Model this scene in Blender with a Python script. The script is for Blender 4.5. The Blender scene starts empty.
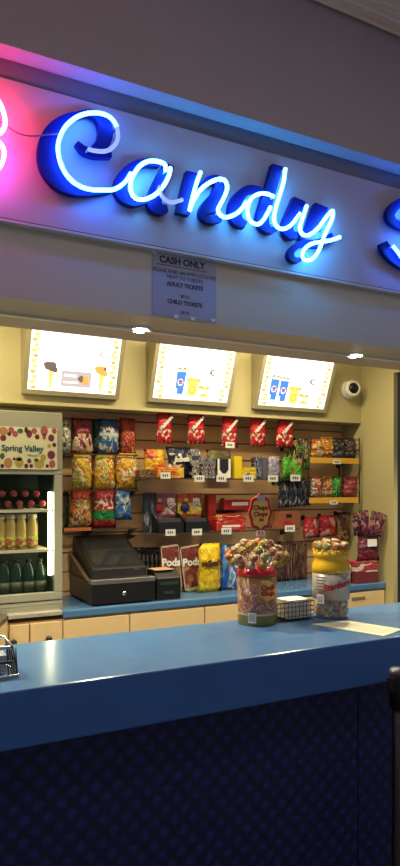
import bpy, bmesh, math, random
from mathutils import Vector, Matrix, noise
random.seed(7)
sc = bpy.context.scene
COL = sc.collection
# ------------------------------------------------------------------ camera geometry
F = 650.0; HOR = 487.0; EYE = 1.52
TH = math.atan(F / 1260.0); CT, ST = math.cos(TH), math.sin(TH)
def X(px, Y):
    u = (px - 200) / F
    return Y / (CT - u * ST) * (ST + u * CT)
def Z(px, py, Y):
    u = (px - 200) / F
    return EYE + Y / (CT - u * ST) * (HOR - py) / F
def at(px, py, Y): return Vector((X(px, Y), Y, Z(px, py, Y)))
def on(px, py, z):            # point on a horizontal plane
    u = (px - 200) / F
    t = F * (EYE - z) / (py - HOR)
    return Vector((t * (ST + u * CT), t * (CT - u * ST), z))

# ------------------------------------------------------------------ materials
MATS = {}
def nt(name):
    m = bpy.data.materials.new(name); m.use_nodes = True
    return m, m.node_tree.nodes, m.node_tree.links, m.node_tree.nodes['Principled BSDF']
def mat(name, col, rough=0.5, metal=0.0, var=0.06, scale=8.0, bump=0.0, bscale=60.0, trans=0.0, coat=0.0, alpha=1.0, spec=0.5):
    if name in MATS: return MATS[name]
    m, N, L, b = nt(name)
    tc = N.new('ShaderNodeTexCoord')
    no = N.new('ShaderNodeTexNoise'); no.inputs['Scale'].default_value = scale; no.inputs['Detail'].default_value = 4
    L.new(tc.outputs['Object'], no.inputs['Vector'])
    mr = N.new('ShaderNodeMapRange'); mr.inputs['To Min'].default_value = 1 - var; mr.inputs['To Max'].default_value = 1 + var
    L.new(no.outputs['Fac'], mr.inputs['Value'])
    vm = N.new('ShaderNodeVectorMath'); vm.operation = 'SCALE'; vm.inputs[0].default_value = col
    L.new(mr.outputs['Result'], vm.inputs['Scale']); L.new(vm.outputs['Vector'], b.inputs['Base Color'])
    b.inputs['Roughness'].default_value = rough; b.inputs['Metallic'].default_value = metal
    b.inputs['Transmission Weight'].default_value = trans; b.inputs['Coat Weight'].default_value = coat
    b.inputs['Specular IOR Level'].default_value = spec
    if alpha < 1: b.inputs['Alpha'].default_value = alpha
    if bump > 0:
        n2 = N.new('ShaderNodeTexNoise'); n2.inputs['Scale'].default_value = bscale
        L.new(tc.outputs['Object'], n2.inputs['Vector'])
        bp = N.new('ShaderNodeBump'); bp.inputs['Strength'].default_value = bump; bp.inputs['Distance'].default_value = 0.004
        L.new(n2.outputs['Fac'], bp.inputs['Height']); L.new(bp.outputs['Normal'], b.inputs['Normal'])
    MATS[name] = m; return m
def emit(name, col, s, var=0.0):
    if name in MATS: return MATS[name]
    m, N, L, b = nt(name)
    b.inputs['Base Color'].default_value = (*[min(1, c) * .6 for c in col], 1)
    b.inputs['Emission Strength'].default_value = s
    b.inputs['Emission Color'].default_value = (*col, 1)
    tc = N.new('ShaderNodeTexCoord'); no = N.new('ShaderNodeTexNoise'); no.inputs['Scale'].default_value = 12
    L.new(tc.outputs['Object'], no.inputs['Vector'])
    mr = N.new('ShaderNodeMapRange'); mr.inputs['To Min'].default_value = s * (1 - var - .02); mr.inputs['To Max'].default_value = s * (1 + var + .02)
    L.new(no.outputs['Fac'], mr.inputs['Value']); L.new(mr.outputs['Result'], b.inputs['Emission Strength'])
    MATS[name] = m; return m
def wrap(name, base, blobs, lo=0.0, hi=1.0, scale=9.0, band=None, rough=0.24, seed=0.0):
    """printed packaging: base colour, coloured picture blobs between heights lo and hi (0..1 of the pack), optional plain band (z0,z1,colour)"""
    if name in MATS: return MATS[name]
    m, N, L, b = nt(name)
    tc = N.new('ShaderNodeTexCoord')
    sp = N.new('ShaderNodeSeparateXYZ'); L.new(tc.outputs['Generated'], sp.inputs[0])
    cb = N.new('ShaderNodeCombineXYZ'); L.new(sp.outputs['X'], cb.inputs['X']); L.new(sp.outputs['Z'], cb.inputs['Y']); cb.inputs['Z'].default_value = seed
    no = N.new('ShaderNodeTexNoise'); no.inputs['Scale'].default_value = scale * .45; no.inputs['Detail'].default_value = 1.5; no.inputs['Distortion'].default_value = .3
    L.new(cb.outputs[0], no.inputs['Vector'])
    cr = N.new('ShaderNodeValToRGB'); cr.color_ramp.interpolation = 'CONSTANT'
    cols = [base] + list(blobs); n = len(cols)
    el = cr.color_ramp.elements; el[0].position = 0; el[0].color = (*cols[0], 1)
    el[1].position = .46; el[1].color = (*cols[1 % n], 1)
    for i in range(2, n):
        e = el.new(.46 + .2 * (i - 1) / max(1, n - 1)); e.color = (*cols[i], 1)
    L.new(no.outputs['Fac'], cr.inputs['Fac'])
    def between(a, c):
        g1 = N.new('ShaderNodeMath'); g1.operation = 'GREATER_THAN'; g1.inputs[1].default_value = a
        g2 = N.new('ShaderNodeMath'); g2.operation = 'LESS_THAN'; g2.inputs[1].default_value = c
        L.new(sp.outputs['Z'], g1.inputs[0]); L.new(sp.outputs['Z'], g2.inputs[0])
        mu = N.new('ShaderNodeMath'); mu.operation = 'MULTIPLY'; L.new(g1.outputs[0], mu.inputs[0]); L.new(g2.outputs[0], mu.inputs[1])
        return mu.outputs[0]
    mx = N.new('ShaderNodeMix'); mx.data_type = 'RGBA'; mx.inputs['A'].default_value = (*base, 1)
    L.new(between(lo, hi), mx.inputs['Factor']); L.new(cr.outputs['Color'], mx.inputs['B'])
    out = mx.outputs['Result']
    if band:
        m2 = N.new('ShaderNodeMix'); m2.data_type = 'RGBA'; L.new(out, m2.inputs['A']); m2.inputs['B'].default_value = (*band[2], 1)
        L.new(between(band[0], band[1]), m2.inputs['Factor']); out = m2.outputs['Result']
    L.new(out, b.inputs['Base Color']); b.inputs['Roughness'].default_value = rough
    n2 = N.new('ShaderNodeTexNoise'); n2.inputs['Scale'].default_value = 7; L.new(cb.outputs[0], n2.inputs['Vector'])
    bp = N.new('ShaderNodeBump'); bp.inputs['Strength'].default_value = .9; bp.inputs['Distance'].default_value = .02
    L.new(n2.outputs['Fac'], bp.inputs['Height']); L.new(bp.outputs['Normal'], b.inputs['Normal'])
    MATS[name] = m; return m

# ------------------------------------------------------------------ mesh helpers
def bx(bm, x0, x1, y0, y1, z0, z1, mi=0):
    vs = [bm.verts.new((x, y, z)) for z in (z0, z1) for y in (y0, y1) for x in (x0, x1)]
    for f in ((0, 2, 3, 1), (4, 5, 7, 6), (0, 1, 5, 4), (1, 3, 7, 5), (3, 2, 6, 7), (2, 0, 4, 6)):
        fc = bm.faces.new([vs[i] for i in f]); fc.material_index = mi
    return vs
def prism(bm, pts, y0, y1, mi=0):
    """outline in XZ (counter-clockwise seen from -Y), extruded from y0 (front) to y1"""
    a = [bm.verts.new((p[0], y0, p[1])) for p in pts]; b = [bm.verts.new((p[0], y1, p[1])) for p in pts]
    n = len(pts)
    bm.faces.new(a).material_index = mi; bm.faces.new(b[::-1]).material_index = mi
    for i in range(n):
        bm.faces.new((a[i], b[i], b[(i + 1) % n], a[(i + 1) % n])).material_index = mi
def prism_x(bm, pts, x0, x1, mi=0):
    """outline in YZ extruded along X"""
    a = [bm.verts.new((x0, p[0], p[1])) for p in pts]; b = [bm.verts.new((x1, p[0], p[1])) for p in pts]
    n = len(pts)
    bm.faces.new(a).material_index = mi; bm.faces.new(b[::-1]).material_index = mi
    for i in range(n):
        bm.faces.new((a[i], b[i], b[(i + 1) % n], a[(i + 1) % n])).material_index = mi
def prism_z(bm, pts, z0, z1, mi=0):
    a = [bm.verts.new((p[0], p[1], z0)) for p in pts]; b = [bm.verts.new((p[0], p[1], z1)) for p in pts]
    n = len(pts)
    bm.faces.new(a[::-1]).material_index = mi; bm.faces.new(b).material_index = mi
    for i in range(n):
        bm.faces.new((a[i], a[(i + 1) % n], b[(i + 1) % n], b[i])).material_index = mi
def lathe(bm, prof, n=24, c=(0, 0, 0), mi=0, M=None):
    rings = []
    for r, z in prof:
        if r < 1e-6: rings.append([bm.verts.new((c[0], c[1], c[2] + z))])
        else: rings.append([bm.verts.new((c[0] + r * math.cos(2 * math.pi * k / n), c[1] + r * math.sin(2 * math.pi * k / n), c[2] + z)) for k in range(n)])
    new = [v for r in rings for v in r]
    for a, b in zip(rings, rings[1:]):
        for k in range(n):
            k2 = (k + 1) % n
            if len(a) == 1 and len(b) == 1: continue
            if len(a) == 1: f = bm.faces.new((a[0], b[k], b[k2])) if False else bm.faces.new((a[0], b[k2], b[k]))
            elif len(b) == 1: f = bm.faces.new((a[k], a[k2], b[0]))
            else: f = bm.faces.new((a[k], a[k2], b[k2], b[k]))
            f.material_index = mi; f.smooth = True
    if M is not None:
        for v in new: v.co = M @ v.co
    return new
def tube(bm, pts, r, n=8, mi=0, closed=False):
    pts = [Vector(p) for p in pts]; rings = []
    N_ = len(pts); up = None
    for i, p in enumerate(pts):
        a = pts[i - 1] if i > 0 else (pts[-1] if closed else p); b = pts[(i + 1) % N_] if (i < N_ - 1 or closed) else p
        d = (b - a).normalized()
        if up is None:
            up = Vector((0, 0, 1)) if abs(d.z) < .9 else Vector((0, 1, 0))
        s = d.cross(up).normalized(); up = s.cross(d).normalized()
        rings.append([bm.verts.new(p + r * (math.cos(2 * math.pi * k / n) * s + math.sin(2 * math.pi * k / n) * up)) for k in range(n)])
    prs = list(zip(rings, rings[1:])) + ([(rings[-1], rings[0])] if closed else [])
    for a, b in prs:
        for k in range(n):
            f = bm.faces.new((a[k], a[(k + 1) % n], b[(k + 1) % n], b[k])); f.smooth = True; f.material_index = mi
    if not closed:
        bm.faces.new(rings[0][::-1]).material_index = mi; bm.faces.new(rings[-1]).material_index = mi
def smooth_path(pts, k=5):
    """Catmull-Rom through tuples of any length"""
    out = []; n = len(pts)
    for i in range(n - 1):
        p0 = pts[max(0, i - 1)]; p1 = pts[i]; p2 = pts[i + 1]; p3 = pts[min(n - 1, i + 2)]
        for j in range(k):
            t = j / k
            out.append(tuple(.5 * (2 * b + (c - a) * t + (2 * a - 5 * b + 4 * c - d) * t * t + (-a + 3 * b - 3 * c + d) * t ** 3) for a, b, c, d in zip(p0, p1, p2, p3)))
    out.append(tuple(pts[-1])); return out
def ball(bm, c, r, mi=0, u=14, v=9, s=(1, 1, 1)):
    res = bmesh.ops.create_uvsphere(bm, u_segments=u, v_segments=v, radius=r, matrix=Matrix.Translation(c) @ Matrix.Diagonal((*s, 1)))
    for vv in res['verts']:
        for f in vv.link_faces: f.smooth = True; f.material_index = mi
def add_text(bm, body, size, fn, mi=0, shear=0.0, ext=0.0004, bold=0.0, align='CENTER'):
    """lettering: fn maps flat (x, y, depth) to the surface"""
    cu = bpy.data.curves.new('t', 'FONT'); cu.body = body; cu.size = size; cu.align_x = align; cu.align_y = 'CENTER'
    cu.extrude = ext; cu.shear = shear; cu.offset = bold; cu.resolution_u = 3
    ob = bpy.data.objects.new('t', cu); COL.objects.link(ob)
    dg = bpy.context.evaluated_depsgraph_get(); dg.update()
    me = bpy.data.meshes.new_from_object(ob.evaluated_get(dg), depsgraph=dg)
    bpy.data.objects.remove(ob); bpy.data.curves.remove(cu)
    vm = [bm.verts.new(fn(v.co.x, v.co.y, v.co.z)) for v in me.vertices]
    for p in me.polygons:
        try: bm.faces.new([vm[i] for i in p.vertices]).material_index = mi
        except ValueError: pass
    bpy.data.meshes.remove(me)
def flat(cx, y, cz, rot=0.0):
    c, s = math.cos(rot), math.sin(rot)
    return lambda a, b, d: (cx + a * c - b * s, y - d, cz + a * s + b * c)
def obj(name, bm, m, parent=None, loc=None, rotz=0, bevel=0.0, smooth=False):
    me = bpy.data.meshes.new(name)
    bmesh.ops.recalc_face_normals(bm, faces=bm.faces)
    if smooth:
        for f in bm.faces: f.smooth = True
    bm.to_mesh(me); bm.free()
    for mm in (m if isinstance(m, (list, tuple)) else [m]): me.materials.append(mm)
    o = bpy.data.objects.new(name, me); COL.objects.link(o)
    if parent: o.parent = parent
    if loc is not None: o.location = loc
    o.rotation_euler[2] = rotz
    if bevel:
        b = o.modifiers.new('bevel', 'BEVEL'); b.width = bevel; b.segments = 2; b.limit_method = 'ANGLE'
    return o
def BM(): return bmesh.new()
def tag(o, label, cat, group=None, kind=None):
    o['label'] = label; o['category'] = cat
    if group: o['group'] = group
    if kind: o['kind'] = kind
    return o
def thing(name, loc, label, cat, group=None, rotz=0):
    o = bpy.data.objects.new(name, None); COL.objects.link(o); o.location = loc; o.rotation_euler[2] = rotz
    o.empty_display_size = .05
    return tag(o, label, cat, group)
def struct(name, bm, m, **k):
    o = obj(name, bm, m, **k); o['kind'] = 'structure'; return o
def copy_tree(o, parent=None):
    c = o.copy(); COL.objects.link(c)
    if parent: c.parent = parent
    for ch in list(o.children): copy_tree(ch, c)
    return c

# ------------------------------------------------------------------ palette
cream = mat('cream_paint', (.51, .455, .235), .6, var=.04, scale=3)
white_paint = mat('white_paint', (.47, .41, .48), .55, var=.03, scale=2)
band_paint = mat('grey_band_paint', (.56, .54, .48), .5, var=.04, scale=2)
grey_wall = mat('grey_upper_paint', (.47, .44, .49), .8, var=.05, scale=4)
lightgrey = mat('light_grey_metal', (.55, .55, .53), .35, metal=.6)
black = mat('black_plastic', (.012, .012, .013), .35)
black_wire = mat('black_wire', (.015, .015, .018), .4)
chrome = mat('chrome', (.75, .75, .78), .18, metal=1)
steel = mat('brushed_steel', (.55, .5, .42), .3, metal=.9)
whitep = mat('white_plastic', (.8, .8, .76), .35)
paper = mat('white_paper', (.78, .78, .70), .7)
redp = mat('red_plastic', (.62, .02, .02), .3)
bluelam = mat('blue_laminate', (.075, .18, .35), .2, var=.12, scale=14, spec=.5)
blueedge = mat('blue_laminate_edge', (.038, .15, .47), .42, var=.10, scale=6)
ink = mat('dark_ink', (.03, .03, .08), .6)
ink_red = mat('red_ink', (.45, .02, .02), .5)
ink_white = mat('white_ink', (.85, .83, .8), .5)
ink_yel = mat('yellow_ink', (.85, .6, .03), .5)
yellow_strip = mat('yellow_ticket_strip', (.80, .43, .05), .45)

# ------------------------------------------------------------------ setting
YW = 3.35      # display wall
YU = 3.15      # upper bulkhead above the display wall
YF = 2.0       # sign header
XR = 2.76      # right wall
XL = -1.4
bm = BM(); bx(bm, -5, 5, -5, 3.5, -.05, 0)
struct('floor', bm, mat('hall_carpet', (.22, .18, .15), .9, var=.3, scale=30))
# back wall (full height behind the display) and the boxed-out upper part
bm = BM(); bx(bm, XL, XR, YW, YW + .1, 0, 2.45); struct('wall_back', bm, cream)
zb = Z(200, 414, YU)
bm = BM(); bx(bm, XL, XR, YU, YW - .001, zb, 2.449); struct('trim_1', bm, cream)
bm = BM(); bx(bm, XL - .1, XL, 2.37, YW + .1, 0, 2.45); struct('wall_left', bm, cream)
bm = BM()
yd = Y = 2.87; dz = 2.19
bx(bm, XR, XR + .1, yd, YW + .1, 0, 2.45); bx(bm, XR, XR + .1, 2.37, yd, dz, 2.45)
struct('wall_right', bm, cream)
bm = BM(); bx(bm, XR + .03, XR + .07, 2.0, yd, .01, dz - .001)
dr = struct('dark_doorway_1', bm, mat('doorway_darkness', (.012, .018, .04), .5))  # dark slab standing in for the darkness beyond the doorway
bm = BM(); bx(bm, XR + .0, XR + .03, 2.02, 2.04, .9, 1.1); bx(bm, XR - .03, XR + .0, 2.02, 2.04, .98, 1.0); obj('slab_handle', bm, chrome, dr)
bm = BM(); bx(bm, XL - .1, XR + .1, YF + .36, YW + .1, 2.45, 2.52); struct('ceiling', bm, cream)
# header beam over the opening: grey band, cream underside, with a thin trim groove
zh = Z(0, 297, YF)
bm = BM(); bx(bm, -3, 5, YF, YF + .012, zh, 3.3)
struct('wall_header', bm, band_paint)
bm = BM(); bx(bm, -3, 5, YF + .012, YF + .36, zh, 3.3); struct('trim_2', bm, mat('header_underside', (.60, .52, .38), .5))
bm = BM(); bx(bm, -3, 5, 2.165, 2.185, zh - .009, zh - .0001); struct('trim_3', bm, mat('track_metal', (.8, .8, .75), .3, metal=.3))
# upper bulkhead with the ledge above the sign
zl = Z(0, 60, YF)
bm = BM(); bx(bm, -3, 5, YF - .078, YF - .0005, zl, 3.3); struct('wall_front', bm, grey_wall)
bm = BM(); bx(bm, -3, 5, YF - .012, YF - .0005, Z(0, 77, YF - .02) + .0006, zl - .0005); struct('trim_4', bm, mat('shade_strip_dark', (.17, .17, .22), .6))  # strip coloured darker to carry the shaded band under the ledge
# corrugated ceiling
zc = 3.29
bm = BM(); pts = []
n = 480; y0 = YF - .079
for i in range(n + 1):
    pts.append((y0 - i * .008, zc + .009 * math.cos(i * math.pi / 3)))
pts += [(y0 - n * .008, zc + .06), (y0, zc + .06)]
prism_x(bm, pts, -3, 5); struct('ceiling_hall', bm, mat('corrugated_beige', (.80, .50, .24), .6))

# sign backing panel
z0p, z1p = Z(0, 217, YF - .02), Z(0, 77, YF - .02)
bm = BM(); bx(bm, -3, 5, YF - .02, YF - .001, z0p, z1p)
pn = obj('sign_board', bm, white_paint); tag(pn, 'long white sign board above the counter, lit by the neon lettering', 'sign board')
bm = BM(); bx(bm, -3, 5, YF - .026, YF - .001, z0p - .012, z0p - .005); obj('lower_rail', bm, mat('rail_pale', (.6, .58, .6), .4), pn)
bm = BM(); bx(bm, -3, 5, YF - .021, YF - .002, z0p - .005, z0p); obj('shadow_gap', bm, mat('gap_shade_dark', (.06, .06, .09), .6), pn)  # dark strip painted in as the shade below the board's edge

# ------------------------------------------------------------------ neon letters
neon_blue = emit('neon_azure', (.022, .17, 1.0), 44.0)
neon_cyan = emit('neon_cyan', (.045, .40, 1.0), 32.0)
neon_dim = emit('neon_tail_dim', (.34, .42, .95), 1.0)
neon_pink = emit('neon_pink', (1.0, .03, .09), 110.0)
neon_violet = emit('neon_violet', (.70, .06, .60), 50.0)
blue_letter = mat('blue_letter_paint', (.0015, .005, .12), .5, spec=.15)
YN = YF - .075; YB = YF - .055
def ribbon(bm, pts, y0, y1):
    sp_ = smooth_path(pts, 5); L_, R_ = [], []
    for i, (x, y, w) in enumerate(sp_):
        a = sp_[max(0, i - 1)]; b = sp_[min(len(sp_) - 1, i + 1)]
        dx, dy = b[0] - a[0], b[1] - a[1]; l = math.hypot(dx, dy) or 1
        nx, ny = -dy / l * w / 2, dx / l * w / 2
        for lst, s in ((L_, 1), (R_, -1)):
            px, py = x + nx * s, y + ny * s
            lst.append(((X(px, YB)), Z(px, py, YB)))
    fa = [[bm.verts.new((p[0], y0, p[1])) for p in l] for l in (L_, R_)]
    ba = [[bm.verts.new((p[0], y1, p[1])) for p in l] for l in (L_, R_)]
    for i in range(len(sp_) - 1):
        bm.faces.new((fa[0][i], fa[1][i], fa[1][i + 1], fa[0][i + 1]))
        bm.faces.new((ba[0][i], ba[0][i + 1], ba[1][i + 1], ba[1][i]))
        bm.faces.new((fa[0][i], fa[0][i + 1], ba[0][i + 1], ba[0][i]))
        bm.faces.new((fa[1][i + 1], fa[1][i], ba[1][i], ba[1][i + 1]))
    for i in (0, -1): bm.faces.new((fa[0][i], fa[1][i], ba[1][i], ba[0][i]))
def letter(label, backs, tubes, loc_px):
    base = at(*loc_px, YF - .02)
    t = thing('neon_letter', base, label, 'neon letter', 'neon lettering on the sign board')
    off = Vector(base)
    if backs:
        bm = BM()
        for k, b in enumerate(backs): ribbon(bm, b, YB + .0006 * k, YB + .022 + .0006 * k)
        # stand-off studs to the board
        for b in backs:
            for q in (b[len(b) // 3], b[-2]):
                c = at(q[0], q[1], YB); bx(bm, c.x - .004, c.x + .004, YB + .018, YF - .02, c.z - .004, c.z + .004)
        bmesh.ops.translate(bm, verts=bm.verts, vec=-off); obj('backing_letter', bm, blue_letter, t)
    for pts, m in tubes:
        bm = BM(); sp_ = smooth_path(pts, 6)
        P = [at(a, b, YN) for a, b in sp_]
        tube(bm, P, .0062, 10)
        bmesh.ops.translate(bm, verts=bm.verts, vec=-off); obj('neon_tube', bm, m, t)
        bm = BM()
        for q in (P[0], P[-1], P[len(P) // 2]):
            tube(bm, [q + Vector((0, .005, 0)), Vector((q.x, YF - .02, q.z))], .003, 6)
        bmesh.ops.translate(bm, verts=bm.verts, vec=-off); obj('tube_support', bm, mat('glass_support', (.3, .4, .7), .2), t)
    return t
letter('large azure neon letter C on a blue backing letter',
  [[(77,142,4),(84,149,7),(95,153,8),(112,155,5)], [(92,151,8),(103,143,14),(106,130,14),(101,118,10),(90,112,6),(78,114,6),(64,119,9),(52,131,15),(47,147,18),(49,165,18),(58,180,15),(70,189,10),(85,192,7),(100,191,6),(112,189,5)]],
  [([(88,149),(96,151),(106,151),(114,146),(118,138),(117,127)], neon_dim),
   ([(117,127),(112,119),(103,114),(90,113),(77,117),(66,126),(60,137),(58,148),(60,161),(66,174),(76,184),(88,189),(102,190),(115,189),(125,182),(131,173)], neon_blue)], (80, 195))
letter('small cyan neon letter a between the C and the n',
  [[(160,163,7),(146,162,8),(134,167,11),(124,177,13),(121,188,13),(125,197,11),(135,202,8),(148,199,7)], [(170,164,10),(163,178,13),(156,195,14),(155,204,14),(161,209,11),(168,208,7)]],
  [([(165.5,171),(165,165),(160,162),(150,161),(141,165),(134,174),(130.5,184),(132,194),(137.5,199),(146,199),(156,194),(164,185),(169,175),(170.5,167.5)], neon_cyan),
   ([(160,186),(161,194),(165.5,200),(172.5,202.5),(182.5,199.5)], neon_dim)], (145, 210))
letter('cyan neon letter n in the middle of the word',
  [[(193,172,13),(188,192,13),(183,214,13)], [(201,188,6),(208,181,8),(216,179,9),(221,184,11),(218,196,14),(210,207,16),(207,214,14),(213,219,9),(222,218,6)]],
  [([(200.7,172),(197.5,180),(194,192),(189.5,210.5),(193.5,200.7),(200,190.5),(209,183),(219.4,179),(225.5,181.5),(227,189),(223,199.5),(218,209.7),(221.7,216),(228.4,217),(238.5,212),(246.5,202)], neon_cyan)], (205, 222))
letter('cyan neon letter d with the tall stem',
  [[(262,192,6),(257,189,7),(247,190,9),(238,199,11),(235,210,12),(238,220,11),(246,225,7)], [(278,165,11),(271,190,11),(264,213,12),(264,223,11),(270,230,7),(278,228,5)]],
  [([(274,196.6),(266,193.7),(259,194),(251.5,198.4),(247.5,208.5),(249.7,220),(257.6,224.3),(264,219),(270.7,206.8)], neon_cyan),
   ([(285.4,168.5),(283,184),(277.5,202),(274,217),(276.4,226),(283,229),(291,225),(300,213.5)], neon_cyan)], (260, 235))
letter('cyan neon letter y with the looped tail',
  [[(300,199,13),(294,213,13),(288,226,11),(291,234,9),(298,235,6)], [(322,205,14),(316,220,13),(309,232,9),(300,236,7)], [(334,237,10),(318,243,8),(303,243,6),(293,250,6),(292,257,6),(298,260,5),(306,256,4)]],
  [([(306.8,205.7),(303.4,216),(300,227),(302.3,234),(309,235),(318,228),(327,216),(332.7,211),(331.6,220),(325,234),(318,252),(310,260),(303.4,258.6),(303.4,250.7),(311,244),(322.5,241.7),(331.6,240),(340,237)], neon_cyan)], (315, 262))
letter('blue neon letter S cut off by the right edge of the photo',
  [[(420,196,6),(406,200,8),(396,206,9),(391,215,8),(396,223,7),(410,229,7),(425,240,9)], [(384,242,7),(388,250,10),(397,260,9),(410,267,7),(424,262,6)]],
  [([(393,246),(397,251),(403,259),(412,264),(424,258),(428,246),(418,234),(406,224),(402,214),(408,205),(420,200)], neon_blue)], (400, 270))
tl = letter('pink and red neon letter cut off by the left edge of the photo', [],
  [([(-26,98),(-14,92),(-4,98),(2,108),(5,119),(4.5,127),(0,133),(-8,136)], neon_pink), ([(-8,140),(-1,142),(3.5,149),(4,156),(1,165),(-8,174),(-22,176),(-32,168)], neon_violet)], (-10, 180))
bm = BM(); tube(bm, [at(a, b, YN + .01) for a, b in smooth_path([(6,125),(14,131),(24,135),(36,136),(48,134.5),(60,134)], 4)], .0022, 6)
tag(obj('sign_cable', bm, mat('violet_cable', (.12, .07, .15), .5)), 'thin dark cable sagging between the pink letter and the C', 'cable')

# cash only notice on the header
YS = YF - .006
p0, p1, p2, p3 = at(152, 248, YS), at(217, 260, YS), at(216, 320, YS), at(153, 316, YS)
xa, xb = (p0.x + p3.x) / 2, (p1.x + p2.x) / 2; za, zb2 = (p2.z + p3.z) / 2, (p0.z + p1.z) / 2
t = thing('notice', (xa, YF, za), 'cash only notice in a clear sleeve on the grey header', 'notice')
bm = BM(); bx(bm, 0, xb - xa, -.004, -.0005, 0, zb2 - za); obj('sheet', bm, mat('notice_paper', (.36, .40, .58), .25), t)
bm = BM(); w = xb - xa; h = zb2 - za; c = w * .5
add_text(bm, 'CASH ONLY', .031, flat(c - .01, -.0045, h * .86), bold=.0013)
bx(bm, c - .105, c + .085, -.005, -.0042, h * .775, h * .785)
for s, z, fs, bo in (('PLEASE FIND AN ATM LOCATED', .69, .0165, 0), ('NEXT TO TOILETS', .61, .0165, 0), ('ADULT TICKETS', .50, .019, .0006), ('$9.50', .33, .015, 0), ('CHILD TICKETS', .23, .019, .0006), ('$8.50', .08, .015, 0)):
    add_text(bm, s, fs, flat(c, -.0045, h * z), bold=bo)
obj('lettering', bm, ink, t)
bm = BM()
for a, b in ((.03, .95), (.36, .012), (.62, .012), (.95, .03)): bx(bm, w * a - .008, w * a + .008, -.006, -.0041, h * b - .006, h * b + .004)
obj('tape', bm, whitep, t)

# downlights under the header
def downlight(px, py, label, e=58):
    c = on(px, py, zh); c.y = 2.175
    c = Vector((X(px, 2.175), 2.175, zh))
    t = thing('downlight', c, label, 'downlight', 'downlights under the header')
    bm = BM(); lathe(bm, [(.030, -.0045), (.043, -.005), (.045, -.002), (.045, -.0002), (.030, -.0002)], 28); obj('trim_ring', bm, whitep, t)
    bm = BM(); lathe(bm, [(0, -.009), (.024, -.0085), (.031, -.005), (.031, -.001), (0, -.001)], 28); obj('lens', bm, emit('downlight_glow', (1, .95, .78), 30), t)
    ld = bpy.data.lights.new('downlight_lamp', 'SPOT'); ld.energy = e; ld.color = (1, .88, .62); ld.spot_size = 2.3; ld.spot_blend = .8; ld.shadow_soft_size = .03
    lo = bpy.data.objects.new('downlight_lamp', ld); COL.objects.link(lo); lo.location = c - Vector((0, 0, .02))
    return t
downlight(140, 328, 'glowing round downlight above the gap between first and second menu boxes')
downlight(355, 352, 'glowing round downlight above the security camera')
for dx in (-.68, .0):    # the same row of lamps continues beside the frame
    c = Vector((X(140, 2.175) - 1.0 * (dx != 0) * .95 + (dx == 0) * 1.9, 2.175, zh - .02))
    ld = bpy.data.lights.new('downlight_lamp', 'SPOT'); ld.energy = 58; ld.color = (1, .88, .62); ld.spot_size = 2.3; ld.spot_blend = .8; ld.shadow_soft_size = .03
    lo = bpy.data.objects.new('downlight_lamp', ld); COL.objects.link(lo); lo.location = c

# fluorescent battens on the booth ceiling
for k, bxx in enumerate((.1, 1.75)):
    t = thing('ceiling_batten', (bxx, 2.72, 2.449), ['fluorescent batten on the booth ceiling above the fridge', 'fluorescent batten on the booth ceiling above the lollipop sign'][k], 'ceiling light', 'fluorescent battens')
    bm = BM(); bx(bm, -.6, .6, -.04, .04, -.03, 0); obj('housing', bm, whitep, t)
    bm = BM(); tube(bm, [(-.58, 0, -.045), (.58, 0, -.045)], .013, 10); obj('lamp', bm, emit('batten_glow', (1, .84, .50), 8), t)
    ld = bpy.data.lights.new('batten_lamp', 'AREA'); ld.shape = 'RECTANGLE'; ld.size = 1.15; ld.size_y = .05; ld.energy = 14; ld.color = (1, .84, .50)
    lo = bpy.data.objects.new('batten_lamp', ld); COL.objects.link(lo); lo.location = (bxx, 2.72, 2.38)
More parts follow.
